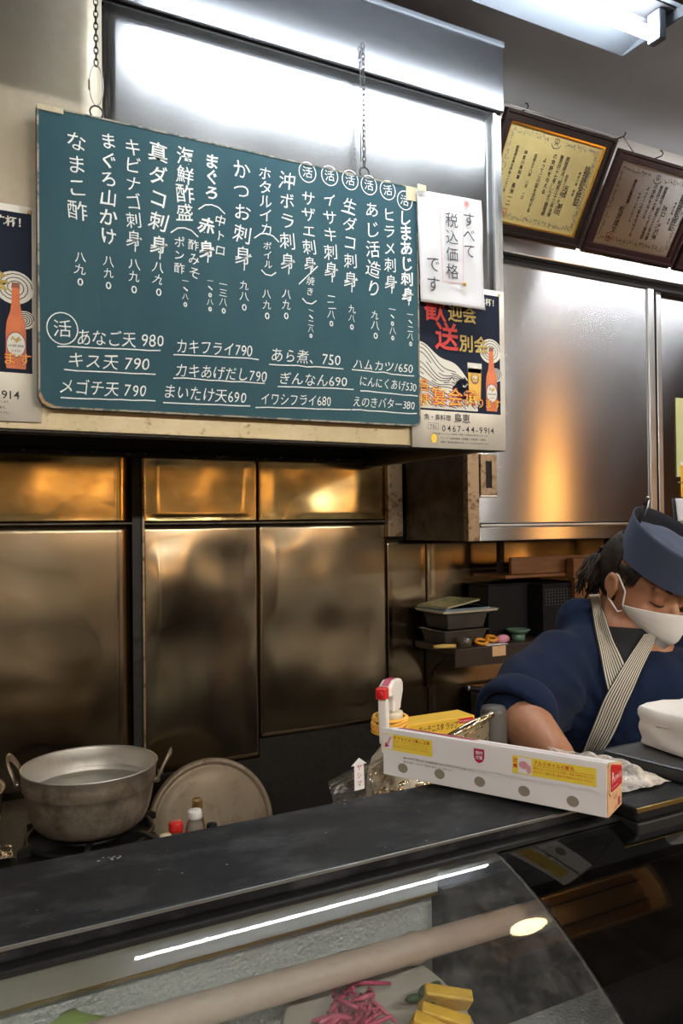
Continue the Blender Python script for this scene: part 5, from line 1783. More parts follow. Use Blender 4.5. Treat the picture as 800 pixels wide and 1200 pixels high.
k.text('業務用ラップフィルム', a0.x, wz1 - 0.0215, 0.0055, 0, 0.0, fit=0.05)
k.build('box_print', [ink_black, label_red, card_white], wp)
sb = thing('wrap_stand', (0.80, 0.975, WZ), 'dark block on the work shelf under the yellow cling film box', 'stand')
MB().box(WX0 + 0.01, WX1 - 0.01, YWp + 0.003, YWp + 0.038, WZ + 0.0005, wz0 - 0.0005, bevel=0.002).build('block', steel_dark, sb)

# ---- spray bottle
SY = 0.845
s_top = at(455, 796, Y=SY)
spx = at(459, 840, Y=SY).x
zt = s_top.z
spr = thing('spray_bottle', (spx, SY, WZ), 'white trigger spray bottle with red nozzle and orange rubber bands behind the foil box', 'spray bottle')
T = Matrix.Translation((spx, SY, 0))
MB().lathe([(0.030, WZ + 0.0005), (0.033, WZ + 0.006), (0.033, zt - 0.125), (0.026, zt - 0.098), (0.0130, zt - 0.082), (0.0125, zt - 0.062)], T, 36).build('bottle_body', mat('milky_bottle', (0.62, 0.55, 0.45), 0.35, bump=[(20, 0.02)]), spr, smooth=True)
m = MB()
prof = []
for i in range(9):
    z = zt - 0.062 + 0.022 * i / 8
    prof.append((0.0135 + (0.0006 if i % 2 else 0), z))
m.lathe([(0.0128, zt - 0.063)] + prof + [(0.010, zt - 0.039)], T, 36)
m.build('screw_collar', cream_plastic if False else mat('ivory_collar', (0.66, 0.58, 0.44), 0.45, bump=[(60, 0.05)]), spr, smooth=True)
# head: side view profile extruded; nozzle points to the left front
hd = (Vector((-0.80, -0.60, 0))).normalized()
sd_ = Vector((-hd.y, hd.x, 0))
O_ = Vector((spx, SY, zt))


def HP(a, z, s=0.0):
    return O_ + hd * a + sd_ * s + Vector((0, 0, z))


prof = [(0.012, -0.0385), (-0.010, -0.0385), (-0.013, -0.030), (-0.020, -0.016), (-0.0195, -0.006), (-0.013, -0.0005), (0.010, 0.0005), (0.024, -0.0055), (0.025, -0.014), (0.024, -0.018), (0.013, -0.019), (0.010, -0.026)]
m = MB()
m.prism([HP(a, z, -0.0085) for a, z in prof], sd_ * 0.017)
m.build('trigger_head', white_plastic, spr, bevel=0.003)
m = MB()
m.prism([HP(a, z, -0.0065) for a, z in ((0.0245, -0.0045), (0.037, -0.0055), (0.037, -0.0185), (0.0245, -0.0185))], sd_ * 0.013)
nz_ = m.build('nozzle', red_plastic, spr, bevel=0.0015)
MB().lathe([(0.0042, 0), (0.0042, 0.001), (0.0015, 0.0012)], Matrix.Translation(HP(0.0372, -0.012)) @ hd.to_track_quat('Z', 'Y').to_matrix().to_4x4(), 16).build('nozzle_hole', label_red, nz_)
m = MB()
m.prism([HP(a, z, -0.0058) for a, z in ((0.024, -0.019), (0.0315, -0.019), (0.0310, -0.040), (0.0285, -0.0745), (0.0205, -0.0745), (0.0215, -0.040), (0.020, -0.024))], sd_ * 0.0116)
m.build('trigger', white_plastic, spr, bevel=0.002)
m = MB()
m.face([HP(-0.006, 0.0006, -0.0045), HP(0.0085, 0.0012, -0.0045), HP(0.0085, 0.0012, 0.0045), HP(-0.006, 0.0006, 0.0045)])
m.face([HP(0.0095, 0.0012, -0.0045), HP(0.0225, -0.0042, -0.0045), HP(0.0225, -0.0042, 0.0045), HP(0.0095, 0.0012, 0.0045)])
m.build('red_sticker', maroon, spr)
for i in range(9):
    m = MB()
    zc = zt - 0.045 - 0.0024 * i + random.gauss(0, 0.0012)
    tl = Vector((random.gauss(0, 0.14), random.gauss(0, 0.14), 0))
    rr_ = 0.0185 + 0.001 * (i % 3)
    m.tube([Vector((spx, SY, zc)) + Vector((rr_ * 1.12 * math.cos(a) - 0.003, rr_ * math.sin(a), 0)) + Vector((0, 0, rr_ * (math.cos(a) * tl.x + math.sin(a) * tl.y))) for a in [2 * PI * j / 26 for j in range(26)]], 0.0016, 6, closed=True)
    tag(m.build('rubber_band', rubber_band, smooth=True), 'orange rubber band wound round the neck of the spray bottle', 'rubber band', 'rubber bands on the spray bottle')


# ---- crinkled bags
def bag_sheet(p00, p10, p11, p01, amp, fr, seed, nu=46, nv=34, dirn=Vector((0, -1, 0.25))):
    def fn(a, b):
        p = p00.lerp(p10, a).lerp(p01.lerp(p11, a), b)
        n1 = noise.noise(Vector((a * fr + seed, b * fr, seed)))
        n2 = abs(noise.noise(Vector((a * fr * 2.3, b * fr * 2.1 + seed, seed + 5))))
        e = 0.3 + 0.7 * min(1, 5 * min(a, 1 - a, b, 1 - b))
        return p + dirn * amp * e * (n1 + 0.8 * n2)
    return fn


BY = 0.80
cb = thing('clear_bag', (0.47, BY, WZ), 'clear crinkled zip bag with a white arrow label, left of the spray bottle', 'bag')
pA, pB, pC_, pD = at(384, 916, Y=BY), at(455, 878, Y=BY), at(458, 960, Y=BY), at(398, 975, Y=BY)
MB().grid(bag_sheet(pD, pC_, pB, pA, 0.010, 5, 2.0), 40, 30).build('film_front', clear_film, cb, smooth=True, normals=False)
off = Vector((0.004, 0.022, -0.002))
MB().grid(bag_sheet(pD + off, pC_ + off, pB + off, pA + off, 0.010, 4, 9.0), 40, 30).build('film_back', silver_bag, cb, smooth=True, normals=False) if False else None
m = MB()
for s in (0.05, 0.11):
    m.tube([pA.lerp(pD, s) + Vector((0, -0.005, 0)), pA.lerp(pB, 0.5).lerp(pD.lerp(pC_, 0.5), s) + Vector((0, -0.006, 0)), pB.lerp(pC_, s) + Vector((0, -0.005, 0))], 0.0014, 6)
m.build('zip_seal', clear_film, cb, smooth=True)
k = Ink((0, BY - 0.013, 0), (1, 0, 0.05), (0, 0, 1))
lc_ = at(421, 925, Y=BY - 0.013)
k.poly([(lc_.x - 0.006, lc_.z - 0.022), (lc_.x + 0.007, lc_.z - 0.022), (lc_.x + 0.006, lc_.z + 0.006), (lc_.x + 0.010, lc_.z + 0.006), (lc_.x, lc_.z + 0.014), (lc_.x - 0.010, lc_.z + 0.006), (lc_.x - 0.006, lc_.z + 0.006)], 0)
k.lift = 0.0012
k.vtext('ヤシマ', lc_.x, lc_.z + 0.008, lc_.z - 0.019, 0.0075, 1, 0.01)
k.build('arrow_label', [card_white, ink_red], cb)
# contents: pale folded sheets
m = MB()
m.grid(bag_sheet(at(432, 965, Y=BY + 0.02), at(466, 965, Y=BY + 0.02), at(470, 890, Y=BY + 0.02), at(436, 900, Y=BY + 0.02), 0.010, 4, 31.0), 24, 24)
m.build('folded_contents', mat('pale_bag_contents', (0.40, 0.34, 0.25), 0.5, bump=[(30, 0.3)]), cb, smooth=True, normals=False, solid=0.002)

gb = thing('tinted_silver_bag', (0.53, 0.79, WZ), 'shiny crumpled silver bag, tinted gold like warm reflections, lying in front of the spray bottle under the foil box', 'bag')
g0, g1, g2, g3 = at(440, 965, Y=0.790), at(515, 950, Y=0.790), at(505, 900, Y=0.835), at(432, 905, Y=0.835)
MB().grid(bag_sheet(g0, g1, g2, g3, 0.014, 6, 12.0), 44, 30).build('bag_film', silver_bag, gb, smooth=False, normals=False, solid=0.001)

sb2 = thing('silver_pouch', (0.70, 0.90, WZ), 'shiny silver pouch with a rolled edge behind the middle of the foil box', 'pouch')
s0, s1, s2, s3 = Vector((0.63, 0.900, WZ + 0.012)), Vector((0.685, 0.880, WZ + 0.012)), at(573, 836, Y=0.880), at(505, 872, Y=0.900)
MB().grid(bag_sheet(s0, s1, s2, s3, 0.010, 5, 44.0), 44, 30).build('pouch_film', silver_bag, sb2, smooth=False, normals=False, solid=0.001)
MB().tube([s3 + Vector((0, -0.01, 0)), s3.lerp(s2, 0.5) + Vector((0, -0.014, 0.004)), s2 + Vector((0, -0.008, 0.001))], [0.005, 0.0065, 0.004], 12).build('rolled_edge', silver_bag, sb2, smooth=True)
jg = at(576, 850, Y=1.02)
m = MB()
m.lathe([(0.019, WZ - 0.12), (0.021, WZ - 0.10), (0.021, jg.z + 0.022), (0.018, jg.z + 0.030), (0.0, jg.z + 0.031)], Matrix.Translation((jg.x + 0.004, 1.02, 0)), 28)
tag(m.build('pale_jar', mat('pale_grey_jar', (0.075, 0.066, 0.058), 0.5, bump=[(30, 0.05)]), smooth=True), 'pale grey jar standing beside the cook\'s sleeve behind the pouch', 'jar')
m = MB()
m.box(jg.x - 0.03, jg.x + 0.035, 0.995, 1.055, 0.0, WZ - 0.121, bevel=0.004)
tag(m.build('jar_stand', steel_dark), 'dark stand under the pale jar beside the cook', 'stand')

# ---- right end: crumpled bag, black board, white parcel
fr_bag = thing('crumpled_bag', (0.67, 0.67, 1.262), 'crumpled frosted plastic bag lying flat behind the end of the foil box', 'bag')
c00, c10, c11, c01 = at(690, 938, Z=1.266), at(786, 915, Z=1.266), at(700, 886, Z=1.268), at(640, 872, Z=1.268)


def crf(a, b):
    p = c00.lerp(c10, a).lerp(c01.lerp(c11, a), b)
    e = min(1, 5 * min(a, 1 - a, b, 1 - b))
    z = 0.003 + e * 0.012 * abs(noise.noise(Vector((a * 6, b * 5, 4)))) + e * 0.010 * (0.5 + noise.noise(Vector((a * 3, b * 3, 8))))
    return Vector((p.x + 0.004 * noise.noise(Vector((b * 9, a, 1))), p.y + 0.005 * noise.noise(Vector((a * 9, b, 2))), 1.2625 + max(0.0006, z)))


MB().grid(crf, 44, 34).build('bag_film', frost_film, fr_bag, smooth=True, normals=False)
MB().grid(lambda a, b: crf(a * 0.8 + 0.05, b * 0.7 + 0.12) * 1.0 + Vector((0, 0, -0.0012)), 30, 24).build('inner_layer', bag_white, fr_bag, smooth=True, normals=False)

bdk = thing('cutting_board', (1.0, 0.67, 1.262), 'black cutting board on the right end of the counter top under the white parcel', 'cutting board')
b0_, b1_, b2_ = at(706, 879, Z=1.278), at(802, 903, Z=1.278), at(751, 872, Z=1.278)
m = MB()
m.prism([(b1_.x, b1_.y, 1.2625), (1.15, b1_.y - 0.02, 1.2625), (1.15, b0_.y + 0.02, 1.2625), (b0_.x, b0_.y, 1.2625)], (0, 0, 0.0155))
m.build('board_slab', mat('black_board', (0.014, 0.014, 0.015), 0.4, bump=[(60, 0.08)], var=(14, (0.035, 0.035, 0.036), 0.4, 0.8)), bdk, bevel=0.0025)

wb = thing('white_parcel', (0.93, 0.69, 1.278), 'white plastic-wrapped parcel of napkins on the black board at the right edge', 'parcel')
q0 = at(751, 876, Z=1.2785)
px_, py_ = q0.x + 0.045, q0.y + 0.03


PL, PW, PH = 0.21, 0.115, 0.050
b = bmesh.new()
bmesh.ops.create_cube(b, size=1.0)
bmesh.ops.bevel(b, geom=list(b.edges), offset=0.07, segments=3, affect='EDGES', profile=0.6)
bmesh.ops.subdivide_edges(b, edges=list(b.edges), cuts=7, use_grid_fill=True)
MP = Matrix.Rotation(R(-5), 4, 'Z')
for v in b.verts:
    x, y, z = v.co.x * PL, v.co.y * PW, (v.co.z + 0.5) * PH
    up_ = z / PH
    z *= 1.0 + 0.16 * (v.co.x + 0.5)
    wr = 0.0045 * noise.noise(Vector((x * 16, y * 22, z * 70))) + 0.0022 * noise.noise(Vector((x * 60 + y * 40, z * 150, 7)))
    side = Vector((v.co.x, v.co.y, 0))
    q = Vector((x, y, z)) + side * wr * 2.0 + Vector((0, 0, wr * 0.9 * up_))
    q.z = max(0.0003, q.z)
    v.co = Vector((q0.x + PL / 2 + 0.004, q0.y - PW / 2 + 0.006, 1.2785)) + MP @ q
for f in b.faces: f.smooth = True
m = MB()
m.merge(b)
m.build('wrapped_stack', bag_white, wb)
m = MB()
m.tube([Vector((q0.x + 0.004, q0.y - 0.02 - 0.018 * i, 1.2785 + PH * (0.58 + 0.05 * math.sin(i * 1.7)))) for i in range(5)], 0.0011, 6)
m.build('film_crease', bag_white, wb, smooth=True)

# pale green poster and a receipt taped to the second cabinet door
gp = thing('green_poster', (2.52, 2.03, 1.6), 'pale green beer poster on the right cabinet door at the right edge', 'poster')
YD2 = YC + 0.024
e0 = at(791, 466, Y=YD2)
MB().box(e0.x, e0.x + 0.21, YD2 - 0.0012, YD2, e0.z - 0.297, e0.z).build('poster_sheet', poster_lime, gp)
k = Ink((0, YD2 - 0.0012, 0), (1, 0, 0), (0, 0, 1))
k.lift = 0.0005
gx0 = at(797, 555, Y=YD2).x
gz0, gz1 = at(797, 583, Y=YD2).z, at(797, 545, Y=YD2).z
k.poly([(gx0, gz0), (gx0 + 0.05, gz0), (gx0 + 0.054, gz1), (gx0 - 0.003, gz1)], 0)
k.rect(gx0 - 0.003, gx0 + 0.054, gz1, gz1 + 0.012, 1)
k.rect(e0.x + 0.006, e0.x + 0.20, gz0 + 0.055, gz0 + 0.059, 2)
k.build('poster_print', [print_beer, poster_cream, orn_ink], gp)
rc = thing('receipt_slip', (2.55, 1.99, 1.58), 'white receipt slip hanging over the lower edge of the pale green poster', 'receipt')
r0_ = at(791, 584, Y=YD2 - 0.006)
MB().grid(lambda a, b: Vector((r0_.x + 0.09 * a + 0.012 * b, YD2 - 0.006 - 0.010 * math.sin(PI * a) * b, r0_.z - 0.085 * b)), 8, 12).build('slip', paper_white, rc, smooth=True, normals=False, solid=0.0004)
k = Ink((0, YD2 - 0.0165, 0), (1, 0, 0), (0, 0, 1))
for i in range(2):
    k.line([(r0_.x + 0.03, r0_.z - 0.050 - 0.014 * i), (r0_.x + 0.075, r0_.z - 0.050 - 0.014 * i)], 0.004, 0)
k.build('slip_print', [ink_black], rc)

# ================================================================== THE COOK
HEAD_C = at(751, 691, D=1.56)
HH, HP_, HR = R(-2), R(17), R(-7)
Rr = Vector((-math.cos(HH), -math.sin(HH), 0)); Fh = Vector((math.sin(HH), -math.cos(HH), 0))
MH = Matrix(((Rr.x, Fh.x, 0, HEAD_C.x), (Rr.y, Fh.y, 0, HEAD_C.y), (0, 0, 1, HEAD_C.z), (0, 0, 0, 1))) @ Matrix.Rotation(-HP_, 4, 'X') @ Matrix.Rotation(HR, 4, 'Y') @ Matrix.Scale(0.92, 4)
HB = R(-14)
Lb = Vector((math.cos(HB), math.sin(HB), 0)); Fb = Vector((math.sin(HB), -math.cos(HB), 0))
MBODY = Matrix(((Lb.x, -Fb.x, 0, 0), (Lb.y, -Fb.y, 0, 0), (0, 0, 1, 0), (0, 0, 0, 1)))   # local x = his left, y = his back
SR = at(650, 784, D=1.51)
SL = SR + Lb * 0.37
MID = (SR + SL) / 2
NB = at(716, 722, D=1.60)            # base of the neck, at the back
ER = at(606, 838, D=1.36)
WR = at(652, 884, D=1.22)
EL = SL + Lb * 0.05 + Fb * 0.10 + Vector((0, 0, -0.22))
WL = EL - Lb * 0.20 + Fb * 0.06 + Vector((0, 0, 0.0))
HIP = MID - Fb * 0.09 + Vector((0, 0, -0.50))
UP = Vector((0, 0, 1))

cook = thing('person', (HIP.x, HIP.y, 0.0), 'person in a navy cook\'s jacket, blue hat and white mask bending over behind the counter', 'person')

# ---- body: one continuous surface
b = MB()


def E(c, rx, ry, rz, M=MH, n=24, rot=None):
    mm = M.to_3x3().to_4x4()
    b.ellipsoid(M @ Vector(c), rx, ry, rz, mm @ (rot if rot else Matrix.Identity(4)), n)


E((0, -0.012, 0.036), 0.0745, 0.092, 0.078)             # cranium
E((0, 0.018, -0.020), 0.0640, 0.072, 0.085)             # face
E((0, 0.034, -0.068), 0.0460, 0.048, 0.042)             # jaw
E((0, 0.058, -0.086), 0.0220, 0.019, 0.017)             # chin
E((0, 0.072, 0.030), 0.0520, 0.022, 0.030)              # brow
for s in (-1, 1):
    E((s * 0.038, 0.052, -0.030), 0.0220, 0.024, 0.022)  # cheek
    E((s * 0.032, 0.073, 0.003), 0.0150, 0.0125, 0.0105)  # closed eyelid
    E((s * 0.032, 0.076, 0.024), 0.0210, 0.0110, 0.0070)  # brow ridge
    E((s * 0.0765, -0.008, 0.000), 0.0055, 0.0145, 0.0240, rot=Matrix.Rotation(R(-14), 4, 'X'))   # ear
    pts = [MH @ Vector((s * (0.0800 + 0.004 * math.sin(a)), -0.010 + 0.0140 * math.cos(a), 0.001 + 0.0235 * math.sin(a))) for a in [R(-60 + 270 * i / 16) for i in range(17)]]
    b.tube(pts, 0.0048, 8)
    E((s * 0.0780, -0.006, -0.022), 0.0050, 0.0080, 0.0080)   # lobe
b.tube([MH @ Vector((0, 0.078, 0.020)), MH @ Vector((0, 0.092, -0.005)), MH @ Vector((0, 0.104, -0.026)), MH @ Vector((0, 0.094, -0.034))], [0.0075, 0.009, 0.0120, 0.010], 12)
for s in (-1, 1):
    E((s * 0.010, 0.092, -0.030), 0.0085, 0.010, 0.0075)
E((0, 0.086, -0.058), 0.024, 0.012, 0.011)              # mouth
CH0 = MID + Fb * 0.01 + UP * -0.02
capsule(b, MH @ Vector((0, -0.022, -0.045)), NB.lerp(CH0, 0.35) + Fb * 0.01, 0.055, 0.060)
capsule(b, MH @ Vector((0, 0.010, -0.055)), CH0 - UP * 0.015 + Fb * 0.005, 0.042, 0.036)
capsule(b, NB.lerp(CH0, 0.5), CH0 - UP * 0.16 - Fb * 0.02, 0.085, 0.105)
capsule(b, CH0 - UP * 0.16 - Fb * 0.02, HIP, 0.105, 0.125)
for (S, El, Wr, sg) in ((SR, ER, WR, -1), (SL, EL, WL, 1)):
    capsule(b, NB.lerp(CH0, 0.7) - UP * 0.02, S, 0.045, 0.046)
    capsule(b, S, El, 0.050, 0.043)
    capsule(b, El, El.lerp(Wr, 0.35), 0.043, 0.042)
    capsule(b, El.lerp(Wr, 0.35), Wr, 0.042, 0.027)
    # hand, slightly curled
    d = (Wr - El).normalized()
    d = (d - UP * 0.15).normalized()
    inn = (Lb * -sg)
    inn = (inn - d * inn.dot(d)).normalized()
    nrm = d.cross(inn).normalized()
    if nrm.z < 0: nrm = -nrm
    for t_ in (-0.024, -0.009, 0.007, 0.022):
        capsule(b, Wr + inn * t_ * 0.5, Wr + d * 0.085 + inn * t_, 0.014, 0.0105, 10, 3)
    for j, (t_, ln) in enumerate(((-0.030, 0.062), (-0.010, 0.076), (0.010, 0.080), (0.030, 0.072))):
        p0 = Wr + d * 0.088 + inn * t_
        p1 = p0 + d * ln * 0.48 - nrm * ln * 0.14
        p2 = p1 + d * ln * 0.26 - nrm * ln * 0.24
        p3 = p2 + d * ln * 0.08 - nrm * ln * 0.25
        b.tube([p0 - d * 0.01, p0, p1, p2, p3], [0.0092, 0.0092, 0.0085, 0.0080, 0.0068], 10)
        b.ellipsoid(p3, 0.0068, 0.0068, 0.0068, n=10)
    p0 = Wr + d * 0.030 + inn * 0.022
    p1 = p0 + d * 0.030 + inn * 0.026 - nrm * 0.012
    p2 = p1 + d * 0.032 + inn * 0.004 - nrm * 0.010
    b.tube([p0, p1, p2], [0.013, 0.0105, 0.0080], 10)
    b.ellipsoid(p2, 0.008, 0.008, 0.008, n=10)
for s in (-1, 1):
    hp = HIP + Lb * 0.085 * s - UP * 0.03
    kn_ = Vector((HIP.x, HIP.y, 0.47)) + Lb * 0.10 * s + Fb * 0.05
    an = Vector((HIP.x, HIP.y, 0.085)) + Lb * 0.11 * s - Fb * 0.01
    capsule(b, hp, kn_, 0.085, 0.056)
    capsule(b, kn_, an, 0.056, 0.038)
    capsule(b, an - UP * 0.045, an + Fb * 0.14 - UP * 0.055, 0.038, 0.028)
me = remeshed(b, 0.0048, 3)
me.name = 'body'
body = link_mesh('body', me, skin, cook, True)

# ---- jacket
j = MB()


def JE(c, rx, ry, rz):
    j.ellipsoid(c, rx, ry, rz, MBODY, 28)


JE(MID + UP * -0.075 + Fb * 0.020, 0.200, 0.115, 0.115)
JE(MID + UP * -0.24 - Fb * 0.010, 0.185, 0.130, 0.18)
JE(MID + UP * -0.44 - Fb * 0.060, 0.180, 0.135, 0.17)
JE(HIP + UP * -0.06, 0.185, 0.145, 0.15)
for (S, El, sg) in ((SR, ER, -1), (SL, EL, 1)):
    capsule(j, S.lerp(MID, 0.20) + UP * 0.005, NB + Lb * sg * 0.050 - Fb * 0.005 - UP * 0.026, 0.062, 0.034, 20)
    capsule(j, S.lerp(MID, 0.08), S.lerp(El, 0.45), 0.072, 0.070, 20)
    capsule(j, S.lerp(El, 0.45), S.lerp(El, 0.97), 0.070, 0.063, 20)
    capsule(j, S.lerp(El, 0.1) - UP * 0.045, S.lerp(El, 0.75) - UP * 0.035 - Fb * 0.01, 0.055, 0.045, 20)
capsule(j, NB + Lb * 0.06 - UP * 0.015 - Fb * 0.02, NB - Lb * 0.06 - UP * 0.015 - Fb * 0.02, 0.05, 0.05, 20)
jm = remeshed(j, 0.0075, 6)
jm.name = 'jacket'
# soft folds running from the shoulder and down the sleeve
bmj = bmesh.new(); bmj.from_mesh(jm); bmj.normal_update()
for v in bmj.verts:
    p = v.co
    dS = (p - SR).length
    # folds fan out from the armpit and run down the chest
    dA = p - (SR - UP * 0.10 + Lb * 0.06)
    ang = math.atan2(dA.dot(UP), dA.dot(Lb))
    ridge = noise.noise(Vector((ang * 2.6, dA.length * 2.2, 3.0)))
    ridge2 = noise.noise(Vector((p.dot(Lb) * 21, p.dot(UP) * 3.2 + p.dot(Lb) * 4, 8.0)))
    ridge3 = noise.noise(Vector((p.x * 9 + p.z * 8, p.y * 9, p.z * 4)))
    k1_ = math.exp(-(dA.length / 0.16) ** 2)
    wv = 0.017 * (1 - abs(ridge) * 2.2) * k1_ + 0.010 * ridge2 * (1 - k1_) + 0.006 * ridge3
    # cut the neckline: keep cloth under the throat out of the way
    v.co = p + v.normal * wv
bmj.to_mesh(jm); bmj.free()
jverts = [v.co.copy() for v in jm.vertices]
jpolys = [tuple(p.vertices) for p in jm.polygons]
jbvh = BVHTree.FromPolygons(jverts, jpolys)
jacket = link_mesh('jacket', jm, navy, cook, True)
# rolled cuffs
for (S, El, sg) in ((SR, ER, -1), (SL, EL, 1)):
    ax = (El - S).normalized()
    c = S.lerp(El, 1.0)
    q = Matrix.Translation(c) @ ax.to_track_quat('Z', 'Y').to_matrix().to_4x4()
    m = MB()
    prof = [(0.055, 0.026), (0.062, 0.030), (0.0675, 0.024), (0.0700, 0.006), (0.0690, -0.014), (0.0650, -0.026), (0.060, -0.030)]
    m.rings([[q @ Vector(((r + 0.0025 * math.sin(3 * a + z * 60)) * math.cos(a), (r + 0.002 * math.cos(2 * a + 1)) * math.sin(a), z)) for a in [2 * PI * i / 40 for i in range(40)]] for r, z in prof], (False, False))
    m.build('rolled_cuff', navy, jacket, smooth=True, solid=0.003)


bbvh = BVHTree.FromPolygons([body.matrix_basis @ v.co for v in body.data.vertices], [tuple(p.vertices) for p in body.data.polygons])


def conform(u, v, lift, dflt=1.45, over_body=False):
    d = (rt * ((u - 400) / F_PX) - up * ((v - 600) / F_PX) + fw)
    hit, nrm, idx, dist = jbvh.ray_cast(EYE, d.normalized())
    if over_body:
        h2 = bbvh.ray_cast(EYE, d.normalized())
        if h2[0] is not None and (hit is None or h2[3] < dist):
            hit, nrm, idx, dist = h2
    if hit is None:
        return at(u, v, D=dflt)
    if nrm.dot(d) > 0: nrm = -nrm
    return hit + (nrm * 0.3 - d.normalized() * 0.7).normalized() * lift


def lerp_path(path, t):
    n = len(path) - 1
    f = min(t * n, n - 1e-6)
    i = int(f)
    s = f - i
    return path[i][0] + (path[i + 1][0] - path[i][0]) * s, path[i][1] + (path[i + 1][1] - path[i][1]) * s


def strip(name, Lp, Rp, m_, lift, nu=40, nv=10, parent=None, over_body=False):
    P0 = [[None] * (nv + 1) for _ in range(nu + 1)]
    for i in range(nu + 1):
        l, r = lerp_path(Lp, i / nu), lerp_path(Rp, i / nu)
        for jx in range(nv + 1):
            s = jx / nv
            P0[i][jx] = conform(l[0] + (r[0] - l[0]) * s, l[1] + (r[1] - l[1]) * s, lift, over_body=over_body)
    for _ in range(14):       # ease the strip along its length
        Q = [row[:] for row in P0]
        for i in range(1, nu):
            for jx in range(nv + 1):
                P0[i][jx] = Q[i][jx] * 0.5 + (Q[i - 1][jx] + Q[i + 1][jx]) * 0.25
    g = MB()
    g.grid(lambda a, c: P0[round(a * nu)][round(c * nv)], nu, nv, uv=True)
    return g.build(name, m_, parent or jacket, smooth=True, normals=False, solid=0.003)


strip('tee_shirt', [(706, 734), (712, 747), (720, 765), (731, 790)], [(764, 738), (762, 750), (748, 768), (732, 791)], tee, 0.004, 16, 8, cook, True)
strip('inner_collar', [(690, 698), (696, 740), (704, 779), (714, 818)], [(702, 697), (711, 728), (720, 755), (734, 786)], stripe_mat, 0.007, over_body=True)
strip('outer_collar', [(753, 744), (729, 783), (709, 815), (696, 846), (682, 880)], [(771, 742), (748, 792), (733, 826), (720, 856), (706, 880)], stripe_mat, 0.011, over_body=True)

# trousers and shoes (behind the counter)
m = MB()
for s in (-1, 1):
    hp = HIP + Lb * 0.085 * s - UP * 0.05
    kn_ = Vector((HIP.x, HIP.y, 0.47)) + Lb * 0.10 * s + Fb * 0.05
    an = Vector((HIP.x, HIP.y, 0.12)) + Lb * 0.11 * s - Fb * 0.01
    capsule(m, hp, kn_, 0.100, 0.076)
    capsule(m, kn_, an, 0.076, 0.066)
link_mesh('trousers', remeshed(m, 0.012, 3), hat_dark, cook, True)
for s in (-1, 1):
    an = Vector((HIP.x, HIP.y, 0.052)) + Lb * 0.11 * s - Fb * 0.01
    m = MB()
    capsule(m, an, an + Fb * 0.15 - UP * 0.010, 0.051, 0.041, 16)
    m.build('shoe', black, cook, smooth=True)

# ---- hat
m = MB()
ha, hb_ = 0.0815, 0.0985
MHAT = MH @ Matrix.Translation((0, 0.022, 0)) @ Matrix.Rotation(R(-12), 4, 'X')
n = 64


def hat_ring(z, k, dy=0.0, tilt=0.0):
    out = []
    for i in range(n):
        a = 2 * PI * i / n
        y = hb_ * k * math.sin(a)
        out.append(MHAT @ Vector((ha * k * math.cos(a), -0.008 + dy + y, z + tilt * y)))
    return out


TB, TT = -0.06, -0.12
outer = [hat_ring(0.054 + 0.082 * t, 0.985 + 0.075 * t, 0, TB + (TT - TB) * t) for t in (0, 0.15, 0.35, 0.55, 0.75, 0.92, 1.0)]
inner = [hat_ring(0.054 + 0.082 * t, 0.955 + 0.075 * t, 0, TB + (TT - TB) * t) for t in (1.0, 0.85, 0.7, 0.5)]
m.rings(outer + [hat_ring(0.1365, 1.045, 0, TT)] , (False, False))
hat = m.build('hat', navy_hat, cook, smooth=True)
m = MB()
m.rings([hat_ring(0.1365, 1.046, 0, TT)] + inner, (False, False))
m.build('hat_lining', hat_dark, hat, smooth=True)
m = MB()


def crown(a, r):
    ang = 2 * PI * a
    rr_ = 0.99 * r
    y = hb_ * rr_ * math.sin(ang)
    x = ha * rr_ * math.cos(ang)
    z = 0.118 + (-0.10) * y + 0.014 * (1 - r * r) + 0.005 * noise.noise(Vector((x * 30, y * 24, 2))) - 0.012 * max(0, -y / hb_) * r
    return MHAT @ Vector((x, -0.008 + y, z))


m.grid(crown, 56, 14)
m.build('hat_crown', navy_hat, hat, smooth=True)
# the lower rim is closed by a flat underside so no daylight shows through
m = MB()
m.rings([hat_ring(0.0545, 0.985, 0, TB), hat_ring(0.078, 0.93, 0, TB)], (False, False))
m.build('hat_band', hat_dark, hat, smooth=True)

pen = thing('ballpoint_pen', MHAT @ Vector((0.05, -0.07, 0.10)), 'black ballpoint pen stuck in the back rim of the blue hat', 'pen')
pn0, pn1 = MHAT @ Vector((0.0560, -0.0560, 0.090)), MHAT @ Vector((0.0440, -0.0800, 0.185))
m = MB(); m.tube([pn0.lerp(pn1, t) for t in (0, 0.5, 0.8)], 0.0042, 12); m.build('barrel', black, pen, smooth=True)
m = MB(); m.tube([pn0.lerp(pn1, t) for t in (0.8, 0.84, 0.97)], [0.0043, 0.0046, 0.0040], 12); m.build('cap', black, pen, smooth=True)
m = MB(); m.tube([pn0.lerp(pn1, t) for t in (0.97, 1.0)], [0.0026, 0.0022], 10); m.build('button', white_plastic, pen, smooth=True)
m = MB()
cdir = (rt * 0.6 - fw * 0.8).normalized()
m.tube([pn0.lerp(pn1, 0.55) + cdir * 0.0062, pn0.lerp(pn1, 0.75) + cdir * 0.0066, pn0.lerp(pn1, 0.92) + cdir * 0.0050], 0.0014, 8)
m.build('clip', steel_plain, pen)

# ---- hair: short at the temple, a wavy tied tail behind
m = MB()


def scalp(a, c):
    ang = R(-25) + R(230) * a + R(157.5)          # round the back of the head
    z = 0.105 - 0.145 * c
    k = math.cos(math.asin(max(-0.99, min(0.99, (z - 0.036) / 0.095))))
    x, y = 0.0790 * math.cos(ang) * k, -0.012 + 0.0985 * math.sin(ang) * k
    return MH @ Vector((x, y, z))


